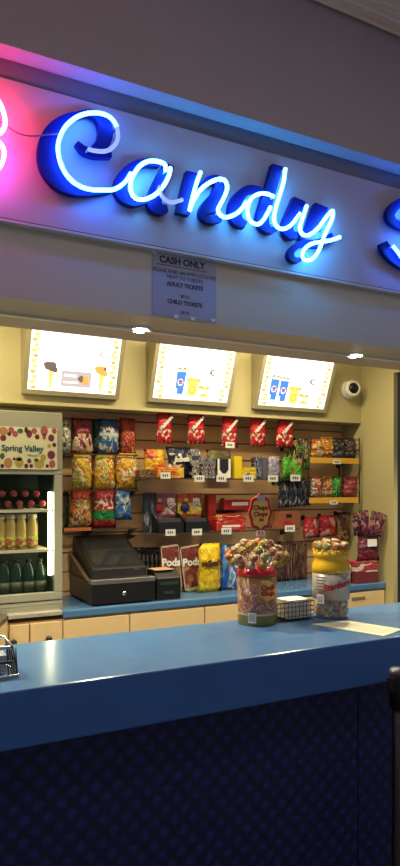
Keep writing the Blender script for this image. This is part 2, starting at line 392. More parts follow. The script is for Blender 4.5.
# ------------------------------------------------------------------ menu light boxes
glow = emit('menu_glow', (1, .97, .84), 2.0)
e_yel = emit('menu_print_yellow', (1.0, .70, .14), 1.1); e_blue = emit('menu_print_blue', (.06, .22, .80), 1.0)
e_brown = emit('menu_print_brown', (.16, .12, .10), 1.0); e_grey = emit('menu_print_grey', (.55, .50, .54), .9)
e_or = emit('menu_print_orange', (.95, .42, .10), 1.0); e_wh = emit('menu_print_white', (1, .95, .9), 1.5); e_rd = emit('menu_print_red', (.75, .08, .05), .9)
PM = [e_yel, e_blue, e_brown, e_grey, e_or, e_wh, e_rd]
housing = mat('cream_housing', (.38, .33, .20), .5)
def menu_box(x0, x1, label, style):
    zb0, zt, yb, yt = 1.986, 2.252, 3.12, 3.02
    w = x1 - x0; t = thing('menu_light_box', (x0, yb, zb0), label, 'menu light box', 'menu light boxes')
    # face frame: u along x, v up the slope
    L_ = math.hypot(zt - zb0, yt - yb); sy, sz = (yt - yb) / L_, (zt - zb0) / L_; nx = Vector((0, -sz, sy))
    def fp(u, v, d=0): return Vector((u, v * sy, v * sz)) + nx * d
    def quad(bm, a, b, c, d, dep, mi=0):
        f = [bm.verts.new(fp(*p, dep)) for p in (a, b, c, d)]; g = [bm.verts.new(fp(*p, dep - .0006)) for p in (a, b, c, d)]
        bm.faces.new(f).material_index = mi; bm.faces.new(g[::-1]).material_index = mi
        for i in range(4): bm.faces.new((f[i], g[i], g[(i + 1) % 4], f[(i + 1) % 4])).material_index = mi
    bm = BM(); e = .022; k = YU - yb - .001
    # housing wedge, back on the bulkhead
    A = [fp(-e, -e, -.002), fp(w + e, -e, -.002), fp(w + e, L_ + e, -.002), fp(-e, L_ + e, -.002)]
    Bk = [Vector((p.x, k, p.z)) for p in A]
    va = [bm.verts.new(p) for p in A]; vb = [bm.verts.new(p) for p in Bk]
    bm.faces.new(va); bm.faces.new(vb[::-1])
    for i in range(4): bm.faces.new((va[i], vb[i], vb[(i + 1) % 4], va[(i + 1) % 4]))
    obj('housing', bm, housing, t)
    bm = BM()
    for (a, b, c, d) in ((-e, w + e, -e, 0), (-e, w + e, L_, L_ + e), (-e, 0, 0, L_), (w, w + e, 0, L_)):
        p = [fp(a, c, -.002), fp(b, c, -.002), fp(b, d, -.002), fp(a, d, -.002)]; q = [v + nx * .008 for v in p]
        vp = [bm.verts.new(v) for v in p]; vq = [bm.verts.new(v) for v in q]
        bm.faces.new(vp[::-1]); bm.faces.new(vq)
        for i in range(4): bm.faces.new((vp[i], vp[(i + 1) % 4], vq[(i + 1) % 4], vq[i]))
    obj('frame', bm, housing, t)
    bm = BM(); quad(bm, (0, 0), (w, 0), (w, L_), (0, L_), -.0008); obj('lit_panel', bm, glow, t)
    bm = BM(); dep = .0006
    def disc(u, v, ru, rv, mi, n=14, wob=0, dep=dep):
        f = [bm.verts.new(fp(u * w + ru * w * math.cos(2 * math.pi * i / n) * (1 + wob * ((i * 7) % 3 - 1)), v * L_ + rv * L_ * math.sin(2 * math.pi * i / n) * (1 + wob * ((i * 5) % 3 - 1)), dep)) for i in range(n)]
        bm.faces.new(f).material_index = mi
    def pq(u0, v0, u1, v1, mi, dep=dep, tap=0): quad(bm, ((u0 + tap) * w, v0 * L_), ((u1 - tap) * w, v0 * L_), (u1 * w, v1 * L_), (u0 * w, v1 * L_), dep, mi)
    for i in range(11):       # bunting pattern down both sides
        v = .04 + i * .088; c = .035 + .05 * abs(v - .5) ** 2 * 0
        off = .10 * (.5 - abs(.5 - v)) if style else .02 * (i % 2)
        for s in (0, 1):
            uc = .045 + (.0 if i % 2 else .02) + (.03 if v < .3 and style else 0)
            uc = uc if s == 0 else 1 - uc
            disc(uc, v, .032, .036, 0 if i % 3 else 4, 5)
            if i % 2: disc(uc + (.035 if s == 0 else -.035), v + .03, .02, .026, 0, 4)
    def cup(u, v0):
        pq(u - .062, v0, u + .062, v0 + .42, 1, tap=.012); disc(u, v0 + .22, .036, .065, 5, dep=.0012); disc(u, v0 + .24, .03, .03, 6, dep=.0018); disc(u, v0 + .20, .03, .02, 1, dep=.0018)
        for i in range(5): disc(u - .062 + i * .031, v0 + .46 + (i % 2) * .02, .018, .022, 2 if i % 2 else 4, 7, dep=.0012)
        pq(u - .048, v0 - .04, u - .03, v0 + .1, 5, dep=.0012)
    if style == 0:
        for u, m1 in ((.23, 2), (.80, 4)):
            disc(u, .42, .075, .075, m1, 11, .12); disc(u + .04, .36, .05, .05, m1, 9, .1)
            pq(u - .01, .05, u + .04, .33, 0, tap=.012); disc(u + .05, .44, .02, .03, 2, 7, .2, dep=.0012)
        pq(.36, .09, .70, .36, 3); 
        pq(.39, .26, .53, .30, 5, dep=.0012); pq(.39, .15, .55, .18, 5, dep=.0012); disc(.62, .22, .06, .08, 4, 9, .2, dep=.0012)
        disc(.58, .24, .03, .06, 2, 9, .2, dep=.0018)
        disc(.83, .68, .07, .06, 3, 14); disc(.85, .68, .06, .045, 5, 14, dep=.0012)
        add_text(bm, '1.50', .03, lambda a, b, d: tuple(fp(.86 * w + a, .68 * L_ + b, .0016)), mi=2)
    else:
        if style == 1: cup(.33, .10)
        else: cup(.19, .12); cup(.33, .10)
        u = .50
        pq(u - .07, .08, u + .07, .36, 0, tap=.01)
        for i in range(7): disc(u - .07 + i * .024, .38 + .02 * (i % 2), .022, .035, 0 if i % 2 else 4, 7, dep=.0011)
        disc(u, .20, .045, .08, 4, 9, dep=.0014); disc(u, .20, .03, .05, 0, 9, dep=.0018)
        for i in range(6): disc(.63 + .035 * (i % 3), .10 + .13 * (i // 3) + .02 * (i % 2), .032, .035, 4 if i % 2 else 0, 6, .2)
        disc(.60, .26, .03, .03, 4, 8)
        disc(.77, .55, .075, .065, 2, 14); disc(.785, .55, .062, .048, 5, 14, dep=.0012)
        add_text(bm, '10.00', .024, lambda a, b, d: tuple(fp(.79 * w + a, .55 * L_ + b, .0016)), mi=2)
        disc(.70, .70, .035, .03, 3, 12); disc(.71, .70, .025, .02, 5, 12, dep=.0012)
    obj('printed_picture', bm, PM, t)
menu_box(.685, 1.125, 'lit menu box showing two ice creams and a grey panel, furthest left', 0)
menu_box(1.33, 1.775, 'lit menu box showing one blue drink cup, the middle one', 1)
menu_box(1.975, 2.44, 'lit menu box showing two blue drink cups, beside the security camera', 2)

# security camera
c = at(347, 390, YU)
t = thing('security_camera', c, 'white round security camera with a black lens on the cream wall', 'security camera')
My = Matrix.Rotation(math.radians(90), 4, 'X')
bm = BM(); lathe(bm, [(0, 0), (.056, 0), (.056, .018), (.05, .03), (0, .032)], 28, M=My); obj('mount', bm, whitep, t)
Mh = Matrix.Translation((-.004, -.048, 0)) @ Matrix.Rotation(math.radians(-14), 4, 'Z') @ My
bm = BM(); lathe(bm, [(0, -.025), (.035, -.02), (.05, 0), (.052, .012), (.047, .026), (.034, .032), (.034, .024), (0, .024)], 28, M=Mh); obj('housing', bm, whitep, t)
bm = BM(); lathe(bm, [(0, .026), (.033, .026), (.03, .033), (.018, .039), (0, .041)], 24, M=Mh); obj('lens', bm, mat('lens_black', (.01, .01, .012), .08), t)

# ------------------------------------------------------------------ display wall
slat = mat('slatwall_tan', (.78, .50, .25), .5, var=.10, scale=5); groove = mat('slatwall_groove', (.30, .18, .09), .7)
zbench = .955
sw = thing('slatwall', (X(60, YW), YW, zbench), 'brown slatwall display board with horizontal grooves behind the sweets', 'slatwall')
ox, oz = X(60, YW), zbench
xe = XR - ox - .002; xs = -1.0
bm = BM(); bx(bm, xs, xe, -.006, -.0005, 0, zb - zbench - .001, 1)
z = 0
zs = Z(180, 424.5, YW) - zbench
k0 = zs - math.floor(zs / .1) * .1
zz = k0 - .1
while zz < zb - zbench:
    a, b = max(0, zz + .004), min(zb - zbench - .002, zz + .096)
    if b - a > .01: bx(bm, xs, xe, -.02, -.006, a, b, 0)
    zz += .1
obj('board', bm, [slat, groove], sw)
def peg(px, py, lab, depth=.17):
    z_ = Z(px, py, YW - .1); x_ = X(px, YW - .1)
    bm = BM(); tube(bm, [(x_ - ox, -.02, z_ - oz), (x_ - ox, -depth, z_ - oz), (x_ - ox, -depth - .006, z_ - oz + .012)], .003, 6)
    bx(bm, x_ - ox - .012, x_ - ox + .012, -.024, -.018, z_ - oz - .015, z_ - oz + .015)
    bmesh.ops.translate(bm, verts=bm.verts, vec=(ox - x_, 0, oz - z_))
    tag(obj('peg_hook', bm, black_wire, loc=(x_, YW, z_)), ' '.join(('black peg holding the ' + lab).split()[:16]), 'peg hook', 'peg hooks in the slatwall')
shelf_mat = mat('clear_acrylic_shelf', (.22, .18, .13), .15, alpha=.22); edge_mat = mat('shelf_edge_dark', (.05, .04, .035), .3)
def shelf(px0, px1, py, Yf, label, depth=None, strip=None, thick=.006, pymid=None, group='display shelves on the slatwall'):
    pm = (px0 + px1) / 2; z_ = Z(pm, py, Yf); d = (YW - .021 - Yf) if depth is None else depth
    x0, x1 = X(px0, Yf), X(px1, Yf)
    t = thing('display_shelf', (x0, Yf, z_), label, 'shelf', group)
    bm = BM(); bx(bm, 0, x1 - x0, .0035, d, -thick, 0); obj('board', bm, shelf_mat, t)
    bm = BM(); bx(bm, 0, x1 - x0, 0, .003, -thick, .001); obj('front_edge', bm, edge_mat, t)
    bm = BM()
    for xx in (.01, x1 - x0 - .01): prism_x(bm, [(0.01, -thick), (d, -.05), (d, -thick)], xx - .003, xx + .003)
    obj('bracket', bm, edge_mat, t)
    if strip:
        bm = BM(); bx(bm, 0, x1 - x0, -.004, 0, -strip[0], .004); obj('ticket_strip', bm, strip[1], t)
    return z_
YA = 3.14
orange_strip = mat('orange_ticket_strip', (.55, .16, .05), .45)
z_l1 = shelf(64, 138, 454, 3.22, 'thin dark shelf under the top row of lolly bags left of the pouches')
z_l2 = shelf(64, 139, 490, 3.20, 'thin dark shelf under the three yellow bags')
z_l3 = shelf(64, 91, 528.5, 3.20, 'thin shelf with an orange strip beside the fridge', strip=(.012, orange_strip))
z_l3b = shelf(91.5, 139, 528.5, 3.20, 'thin dark shelf above the cash register, right of the orange strip')
z_a = shelf(140, 306, 478.5, YA, 'long dark shelf under the small boxes below the red pouches')
z_b = shelf(136, 300, 531.5, YA, 'long dark shelf under the two football card trays')
xr_y = 3.13
z_r1 = shelf(310, 358.5, 458.5, xr_y, 'upper rack shelf with a yellow ticket strip by the right wall', strip=(.030, yellow_strip))
z_r2 = shelf(309, 358, 498, xr_y, 'lower rack shelf with a yellow ticket strip by the right wall', strip=(.030, yellow_strip))
# wire sides of the right-hand rack
bm = BM()
xA, xB = X(310, xr_y) , X(358.5, xr_y)
for x_ in (xA - .012, xB + .006):
    for y_ in (xr_y + .0, YW - .03): tube(bm, [(x_, y_, z_r2 - .04), (x_, y_, Z(335, 437, xr_y))], .004, 6)
    for zz in (z_r1 + .03, z_r1 + .06, z_r1 + .09, z_r2 + .03, z_r2 + .06, z_r2 + .09): tube(bm, [(x_, xr_y, zz), (x_, YW - .03, zz)], .0025, 5)
for zz in (z_r1 + .05, z_r1 + .118, z_r2 + .05): tube(bm, [(xA - .012, xr_y, zz), (xB + .006, xr_y, zz)], .0025, 5)
tag(obj('wire_rack', bm, black_wire), 'black wire rack frame around the two yellow-edged shelves', 'rack')

# ---- goods
def bag_mesh(w, h, d, seed=0, teeth=True):
    bm = BM(); nx, nz = 9, 11; rnd = random.Random(seed)
    grid = {}
    for side in (0, 1):
        for i in range(nx):
            for j in range(nz):
                u = -1 + 2 * i / (nx - 1); v = -1 + 2 * j / (nz - 1)
                edge = i in (0, nx - 1) or j in (0, nz - 1)
                if side and edge: grid[(1, i, j)] = grid[(0, i, j)]; continue
                vv = max(0, 1 - (abs(v) / .9) ** 3) if abs(v) < .9 else 0
                th = (max(0, 1 - abs(u) ** 2.4)) ** .6 * vv ** .55 * d / 2
                th *= 1 + .35 * noise.noise(Vector((u * 2.2 + seed * 3.1, v * 2.5, side * 5)))
                pinch = 1 - .06 * (1 - abs(v)) * (1 if edge else 1)
                x_ = u * w / 2 * (pinch - .05 * v) + .09 * w * noise.noise(Vector((v * 1.6, seed * 1.7, u * .6)))
                z_ = h / 2 + v * h / 2
                if j in (0, nz - 1) and teeth: z_ += (.012 * h if i % 2 else -.0) * (1 if j else -1) * -1
                if edge: th = 0
                grid[(side, i, j)] = bm.verts.new((x_, (-th if side == 0 else th), z_))
    for side in (0, 1):
        for i in range(nx - 1):
            for j in range(nz - 1):
                f = bm.faces.new([grid[(side, i, j)], grid[(side, i + 1, j)], grid[(side, i + 1, j + 1)], grid[(side, i, j + 1)]]); f.smooth = True
    return bm
def span(px0, px1, py0, py1, Y_, zbase=None):
    x0, x1 = X(px0, Y_), X(px1, Y_); pm = (px0 + px1) / 2
    zt = Z(pm, py0, Y_); zb_ = Z(pm, py1, Y_) if zbase is None else zbase + .0008
    return (x0 + x1) / 2, x1 - x0, zb_, zt - zb_
_sd = [0]
def bag(px0, px1, py0, py1, Y_, m, label, zbase=None, d=.062, name='sweet_bag', cat='sweet bag', group=None, text=None, rotz=0, peg_=False, lean=0):
    _sd[0] += 1
    cx, w, z_, h = span(px0, px1, py0, py1, Y_, zbase)
    o = obj(name, bag_mesh(w, h, d, _sd[0]), m, loc=(cx, Y_, z_), rotz=rotz); tag(o, label, cat, group)
    o.rotation_euler[0] = lean
    if text:
        for (s, fs, zz, rot, tm, sh) in text:
            bm = BM(); add_text(bm, s, fs, flat(0, -d * .56 - .005, h * zz, rot), bold=fs * .03, shear=sh, ext=.005); obj('brand_lettering', bm, tm, o)
    if peg_: peg((px0 + px1) / 2, py0 + (py1 - py0) * .06, label)
    return o
def carton(px0, px1, py0, py1, Y_, m, label, zbase=None, d=.05, name='sweet_box', cat='sweet box', group=None, rotz=0, text=None, window=None):
    cx, w, z_, h = span(px0, px1, py0, py1, Y_, zbase)
    bm = BM(); bx(bm, -w / 2, w / 2, 0, d, 0, h)
    o = obj(name, bm, m, loc=(cx, Y_, z_), rotz=rotz, bevel=.0015); tag(o, label, cat, group)
    bm = BM(); bx(bm, -w * .38, w * .38, .002, d * .95, h, h + .0015); obj('top_flap', bm, m, o)
    if text:
        for (s, fs, xx, zz, rot, tm, sh) in text:
            bm = BM(); add_text(bm, s, fs, flat(xx, -.001, h * zz, rot), bold=fs * .02, shear=sh); obj('brand_lettering', bm, tm, o)
    return o
R_, Y__, W_, K_, G_, B_ = (.42, .02, .025), (.72, .45, .03), (.72, .66, .58), (.02, .02, .025), (.04, .22, .04), (.03, .10, .42)
gl = 'lolly bags on the left shelves'
bag(58, 71, 419, 453, 3.27, wrap('w_pale', (.45, .50, .38), [K_, (.5, .45, .4), W_], scale=14, seed=9), 'pale green and black bag half hidden behind the fridge top', z_l1, group=gl)
bag(72, 92.5, 418, 453, 3.27, wrap('w_maroon', (.22, .03, .05), [W_, (.55, .25, .18), (.6, .5, .2)], hi=.55, scale=11, seed=1), 'maroon bag with white sweets printed low, top row next to the fridge', z_l1, group=gl)
bag(92, 105, 419, 453, 3.30, wrap('w_darkteal', (.015, .06, .07), [(.03, .10, .09), (.02, .08, .10)], scale=5), 'dark teal bag behind the blue bag in the top row', z_l1, group=gl)
bag(99, 118.5, 419, 453.5, 3.26, wrap('w_blue', (.025, .09, .26), [(.06, .30, .6), (.55, .35, .2), W_, (.25, .05, .08)], lo=.05, hi=.78, scale=10, seed=4, band=(.52, .60, (.5, .6, .65))), 'blue bag with pictured sweets in the top row', z_l1, group=gl)
bag(119, 136, 418, 449, 3.27, wrap('w_darkred', (.36, .05, .03), [(.60, .12, .04), (.12, .02, .02), (.6, .3, .1)], hi=.6, scale=8, seed=5), 'dark red and orange bag at the right end of the top row', z_l1 , group=gl)
ym = [wrap('w_yellow%d' % i, (.66, .43, .03), [(.55, .14, .03), (.74, .62, .40), (.35, .36, .04)], lo=.08, hi=.92, scale=8, seed=6 + i, rough=.25) for i in range(3)]
bag(71.5, 92, 453.5, 490, 3.25, ym[0], 'yellow lolly bag nearest the fridge', z_l2, group=gl)
bag(94, 115, 454, 489, 3.25, ym[1], 'yellow lolly bag in the middle of three', z_l2, group=gl)
bag(115.5, 137, 453, 488, 3.25, ym[2], 'yellow lolly bag at the right of three', z_l2, group=gl)
bag(69, 91, 490.5, 528, 3.25, wrap('w_redmix', (.40, .04, .03), [(.60, .48, .28), (.20, .22, .05), (.7, .2, .05)], hi=.75, scale=11, seed=12), 'red bag of mixed lollies above the orange strip', z_l3, group=gl)
bag(92.5, 115.5, 489.5, 528, 3.25, wrap('w_redgreen', (.42, .03, .04), [W_, (.42, .03, .04)], lo=.5, hi=.8, scale=6, seed=13, band=(.22, .46, (.02, .24, .06))), 'red bag with a green band and white centre', z_l3b, group=gl)
bag(114.5, 131.5, 489.5, 520, 3.24, wrap('w_skyblue', (.04, .17, .55), [(.12, .40, .75), W_, (.03, .1, .4)], lo=.1, hi=.85, scale=6, seed=14), 'small blue bag hanging right of the red and green bag', group=gl, peg_=True)
bag(64, 69, 492, 528, 3.29, wrap('w_darkgreen', (.03, .07, .03), [(.1, .12, .04), K_], scale=7), 'sliver of a dark green bag beside the fridge in the third row', z_l3, d=.03, group=gl)
# five red hanging pouches
rp = wrap('w_redpouch', (.52, .012, .02), [(.52, .012, .02), (.75, .62, .5)], lo=.02, hi=.42, scale=15, seed=21, rough=.3)
for i, (a, b, c_, d_) in enumerate(((156, 172.5, 411, 443.5), (187.5, 204.5, 411, 444), (221.5, 237.5, 414, 447), (250, 265.5, 415, 447), (276.5, 293.5, 417, 448))):
    who = ['nearest the yellow bags', 'second from the left', 'in the middle of the row, with a price tag', 'second from the right', 'at the right end of the row'][i]
    bag(a, b, c_, d_, 3.20, rp, 'red chocolate pouch with white script, ' + who, d=.035, name='chocolate_pouch', cat='chocolate pouch', group='red chocolate pouches on pegs', text=[('Maltesers', .026, .62, math.radians(48), ink_white, .2)], peg_=True)
def price_tag(px, py, Y_, where, w=10, h=6.5):
    cx, ww, z_, hh = span(px - w / 2, px + w / 2, py - h / 2, py + h / 2, Y_)
    bm = BM(); bx(bm, -ww / 2, ww / 2, 0, .0012, 0, hh)
    o = obj('price_tag', bm, whitep, loc=(cx, Y_, z_)); tag(o, 'small white price tag ' + where, 'price tag', 'white price tags')
    bm = BM()
    for k in range(3): bx(bm, (-.28 + .2 * k) * ww, (-.16 + .2 * k) * ww, -.0006, 0, hh * .32, hh * .7)
    obj('printed_price', bm, ink, o)
YT = YA - .0013
ga = 'small packs on the upper long shelf'
bag(143.5, 165, 449, 474, 3.22, wrap('w_yelor', (.70, .46, .03), [(.68, .20, .03), (.6, .3, .05), (.55, .08, .03)], lo=.0, hi=1, scale=4.5, seed=31), 'yellow and orange bag with a round emblem', z_a, group=ga, d=.05)
bag(166, 191.5, 447, 474, 3.22, wrap('w_blackpack', (.015, .018, .05), [(.03, .03, .06), W_], lo=.35, hi=.8, scale=9, seed=33), 'black bag with silver lettering beside the yellow and orange bag', z_a, group=ga, d=.05, text=[('Jubes', .042, .60, .08, ink_white, .3)])
carton(158, 184, 467.5, 478, 3.15, wrap('w_reese', (.75, .25, .02), [(.75, .25, .02), (.75, .5, .04)], scale=3, seed=35), 'flat orange and yellow chocolate box lying in front of the black bag', z_a, group=ga, d=.05, text=[("Reese's", .028, -.02, .5, 0, mat('brown_ink', (.10, .02, .01), .5), .2)])
carton(140, 157, 470, 478, 3.18, wrap('w_brownlow', (.16, .07, .03), [(.3, .16, .06), K_], scale=7), 'low dark brown packet at the left end of the upper long shelf', z_a, group=ga, d=.06)
greyp = wrap('w_grey', (.30, .30, .30), [K_, (.5, .48, .46), (.2, .2, .25)], scale=7, seed=41)
cx, w, z_, h = span(189.5, 201.5, 449, 478, 3.18, z_a)
bm = BM(); prism(bm, [(-w * .3, 0), (w * .3, 0), (w * .3, h * .45), (w * .5, h * .6), (w * .5, h * .8), (w * .25, h), (-w * .25, h), (-w * .5, h * .8), (-w * .5, h * .6), (-w * .3, h * .45)], 0, .03)
o = obj('gum_pack', bm, greyp, loc=(cx, 3.18, z_), bevel=.001); tag(o, 'grey six-sided pack standing left of the silver boxes', 'gum pack', ga)
bm = BM(); bx(bm, -w * .3, w * .3, -.001, 0, h * .62, h * .76); obj('printed_panel', bm, ink, o)
bag(206, 232, 450, 466, 3.29, wrap('w_olive', (.22, .19, .10), [(.32, .28, .12), (.10, .09, .05)], scale=3, seed=44), 'olive-grey packet lying behind the silver boxes', z_a , group=ga, d=.035)
silver = wrap('w_silver', (.32, .32, .34), [K_, (.45, .45, .48), (.05, .05, .08)], scale=8, seed=45, band=(.38, .46, (.3, .05, .15)))
carton(201.5, 208.5, 458, 478, 3.16, silver, 'narrow silver and black box, left one of a pair', z_a, d=.03, group=ga)
carton(209, 215.5, 458, 478, 3.16, silver, 'narrow silver and black box, right one of a pair', z_a, d=.03, group=ga)
o = carton(217.5, 230.5, 459, 478, 3.16, mat('navy_card', (.015, .018, .035), .4), 'navy box with white edges next to the tall yellow box', z_a, d=.04, group=ga)
cx, w, z_, h = span(217.5, 230.5, 459, 478, 3.16, z_a)
bm = BM(); prism(bm, [(-w * .5, h * .02), (w * .5, h * .02), (w * .5, h), (w * .34, h), (w * .34, h * .45), (w * .12, h * .25), (-w * .12, h * .25), (-w * .34, h * .45), (-w * .34, h), (-w * .5, h)], -.0012, -.0003); obj('white_print', bm, ink_white, o)
yel = mat('bright_yellow_card', (.80, .60, .02), .4)
carton(234.5, 242, 456.5, 478, 3.16, yel, 'tall narrow bright yellow box', z_a, d=.04, group=ga)
carton(242.3, 256, 467.5, 478, 3.15, wrap('w_yellow_low', (.80, .58, .02), [(.8, .58, .02), (.7, .6, .4), (.3, .2, .1)], lo=.1, hi=.6, scale=6, seed=48), 'low yellow box right of the tall yellow one', z_a, d=.05, group=ga)
carton(254.5, 263, 457, 476, 3.20, wrap('w_bluegrey', (.07, .10, .20), [(.25, .27, .35), (.04, .05, .1)], scale=7, seed=50), 'blue-grey box behind the low yellow box', z_a, d=.04, group=ga)
carton(263.3, 268, 458, 478, 3.18, mat('slate_card', (.12, .12, .17), .4), 'narrow slate box beside the lavender pack', z_a, d=.04, group=ga)
bag(268, 280, 456, 478, 3.17, wrap('w_lavender', (.34, .32, .46), [(.45, .43, .55), (.25, .22, .36)], scale=4, seed=51), 'pale lavender packet on the long upper shelf', z_a, group=ga, d=.03)
bag(282, 291, 457, 478, 3.17, wrap('w_lime', (.10, .45, .03), [(.16, .6, .05), (.05, .3, .02)], scale=4, seed=52), 'bright green packet, left of the green pair', z_a, group=ga, d=.03)
bag(290.5, 303, 459, 478, 3.16, wrap('w_limebr', (.10, .45, .03), [(.22, .12, .06), (.3, .2, .12)], lo=.25, hi=1, scale=3.5, seed=53), 'bright green packet with a brown picture, right of the green pair', z_a, group=ga, d=.03)
gh = 'bags hanging beside the right rack'
for i, (a, b, y0_, y1_) in enumerate(((286, 292.5, 447, 462), (292.5, 298.5, 440, 466), (298.5, 304.5, 438, 467), (304, 310, 441, 470))):
    bag(a, b, y0_, y1_, 3.24 - .01 * i, wrap('w_hang%d' % i, [(.05, .16, .03), (.40, .28, .04), (.10, .10, .12), (.30, .24, .10)][i], [(.5, .42, .2), K_, (.1, .3, .05)], scale=6, seed=60 + i), ['slim green hanging bag above the green packets', 'slim gold hanging bag', 'slim dark grey hanging bag', 'slim tan hanging bag against the rack'][i], group=gh, d=.025, peg_=True)
for i in range(7):
    a = 278.5 + i * 4.6
    bag(a, a + 4.4, 480.5, 508 - .4 * i, 3.20, wrap('w_strip%d' % (i % 2), (.02, .028, .06) if i % 2 else (.03, .04, .09), [(.10, .12, .20), K_, (.35, .36, .40)], scale=6, seed=70 + i % 2), 'narrow navy hanging pack, %s under the green packets' % ['first from the left', 'second from the left', 'third from the left', 'middle one', 'third from the right', 'second from the right', 'last on the right'][i], group='navy hanging packs', d=.03, peg_=True)
# right rack goods
gr = 'bags on the right rack'
rk = [(311, 322, 438, 0, (.60, .10, .04), [(.75, .45, .05), W_], 'red and yellow crisp bag'), (319, 335, 436, 0, (.66, .30, .05), [(.7, .5, .06), (.55, .06, .03), W_], 'orange crisp bag with a bright picture'),
      (333, 345, 437, 0, (.03, .035, .05), [(.14, .14, .18), K_], 'dark blue-black bag'), (344, 357.5, 437, 0, (.04, .035, .045), [(.2, .16, .16), K_, (.3, .1, .1)], 'dark bag with a faint picture')]
for i, (a, b, t0, _, c_, bl, lb) in enumerate(rk):
    bag(a, b, t0 + 1, 458, 3.19 + .025 * (i % 2), wrap('w_rk%d' % i, c_, bl, lo=.05, hi=.9, scale=6, seed=80 + i), lb + ' on the upper rack shelf', z_r1, group=gr, d=.045)
rk = [(311, 322, 477, (.50, .08, .05), [W_, (.1, .1, .3), (.7, .4, .1)], 'red and white bag'), (321, 334, 476, (.62, .40, .05), [(.7, .5, .3), (.5, .15, .05)], 'golden yellow bag'),
      (333, 342, 476.5, (.03, .28, .05), [(.1, .45, .06), (.02, .12, .03)], 'green bag'), (341.5, 357, 476, (.48, .06, .10), [(.60, .16, .18), (.4, .04, .08)], 'pinkish red bag')]
for i, (a, b, t0, c_, bl, lb) in enumerate(rk):
    bag(a, b, t0, 498, 3.18 + .02 * (i % 2), wrap('w_rl%d' % i, c_, bl, lo=.05, hi=.9, scale=6, seed=90 + i), lb + ' on the lower rack shelf', z_r2, group=gr, d=.04)
# lower long shelf: two football card trays etc.
gb = 'goods on the lower long shelf'
def card_tray(px0, px1, py0, py1, m, lb, accent):
    cx, w, z_, h = span(px0, px1, py0, py1, 3.17, z_b)
    t = thing('card_display_tray', (cx, 3.15, z_), lb, 'display tray', gb)
    bm = BM(); bx(bm, -w / 2, w / 2, .10, .104, 0, h); obj('backboard', bm, m, t)
    bm = BM()
    tf = h * .36
    prism_x(bm, [(0, 0), (.10, 0), (.10, h * .48), (.085, h * .48), (0, tf * .75)], -w / 2, -w / 2 + .002)
    prism_x(bm, [(0, 0), (.10, 0), (.10, h * .48), (.085, h * .48), (0, tf * .75)], w / 2 - .002, w / 2)
    bx(bm, -w / 2, w / 2, 0, .002, 0, tf * .75); bx(bm, -w / 2, w / 2, 0, .1, 0, .002); obj('tray', bm, black, t)
    bm = BM()
    for k in range(5): 
        y_ = .012 + k * .017; prism_x(bm, [(y_, .004), (y_ + .006, .004), (y_ + .014, tf * .98), (y_ + .008, tf * .98)], -w * .44, w * .44)
    obj('card_packs', bm, mat('card_pack_grey', (.05, .05, .06), .35), t)
    bm = BM()
    xs_ = w * .28; zc_ = h * .74
    prism(bm, [(xs_ - w * .15, zc_ + h * .12), (xs_ - w * .13, zc_ - h * .05), (xs_, zc_ - h * .15), (xs_ + w * .13, zc_ - h * .05), (xs_ + w * .15, zc_ + h * .12), (xs_, zc_ + h * .15)], .0975, .0995, 0)
    prism(bm, [(xs_ - w * .11, zc_ + h * .04), (xs_ - w * .10, zc_ - h * .04), (xs_, zc_ - h * .11), (xs_ + w * .10, zc_ - h * .04), (xs_ + w * .11, zc_ + h * .04)], .0965, .0975, 1)
    add_text(bm, 'NFL', .024, flat(xs_, .096, zc_ - h * .02), mi=0, bold=.0006)
    # generic player figure: helmet, shoulders, ball arm
    ball(bm, (-w * .18, .095, h * .80), h * .07, 2); ball(bm, (-w * .2, .095, h * .62), h * .11, 1, s=(1.3, .3, 1)); ball(bm, (-w * .05, .095, h * .58), h * .05, 2, s=(1.6, .3, .8))
    obj('printed_crest', bm, accent, t)
ink_navy = mat('navy_ink', (.02, .03, .12), .5)
card_tray(157, 182.5, 493.5, 531, wrap('w_nfl1', (.30, .09, .16), [(.30, .09, .16), W_, (.45, .2, .15)], lo=.45, hi=.75, scale=3.5, seed=101), 'football card tray with a maroon and white backboard', [ink_white, ink_red, mat('tan_ink', (.5, .3, .1), .5)])
card_tray(184, 208, 493.5, 531, wrap('w_nfl2', (.45, .09, .05), [(.45, .09, .05), (.72, .55, .05), (.7, .5, .1)], lo=.45, hi=.75, scale=3, seed=102), 'football card tray with a red and yellow backboard', [ink_white, ink_navy, mat('tan_ink', (.5, .3, .1), .5)])
carton(144, 156.5, 493, 531, 3.24, wrap('w_darkbook', (.02, .028, .06), [(.05, .07, .10), (.22, .25, .26)], lo=.0, hi=.8, scale=4, seed=104), 'dark upright card folder left of the football trays', z_b, d=.02, group=gb, name='card_folder', cat='card folder')
carton(208.5, 216, 495, 520, 3.24, mat('red_card', (.40, .02, .02), .45), 'narrow red box right of the football trays', z_b, d=.05, group=gb)
o = carton(224, 250, 500, 510, 3.24, mat('red_card', (.40, .02, .02), .45), 'long flat red pack with a white panel, behind the red sweet box', zbase=None, d=.06, group=gb)
cx, w, z_, h = span(224, 250, 500, 510, 3.24)
bm = BM(); bx(bm, -w * .2, w * .42, -.0012, -.0002, h * .45, h * .8); obj('white_print', bm, ink_white, o)
bm = BM(); bx(bm, -w / 2, w / 2, .058, YW - .0215 - 3.24, -.004, -.0002); bx(bm, -w / 2, -w / 2 + .01, .05, YW - .0215 - 3.24, -.02, -.004); obj('hanging_tab', bm, black, o)
cx, w, z_, h = span(216.5, 246, 514, 531, 3.16, z_b)
bm = BM(); prism(bm, [(-w / 2, 0), (w / 2, 0), (w / 2, h * .8), (w * .34, h), (-w * .30, h), (-w * .36, h * .85), (-w / 2, h * .8)], 0, .06)
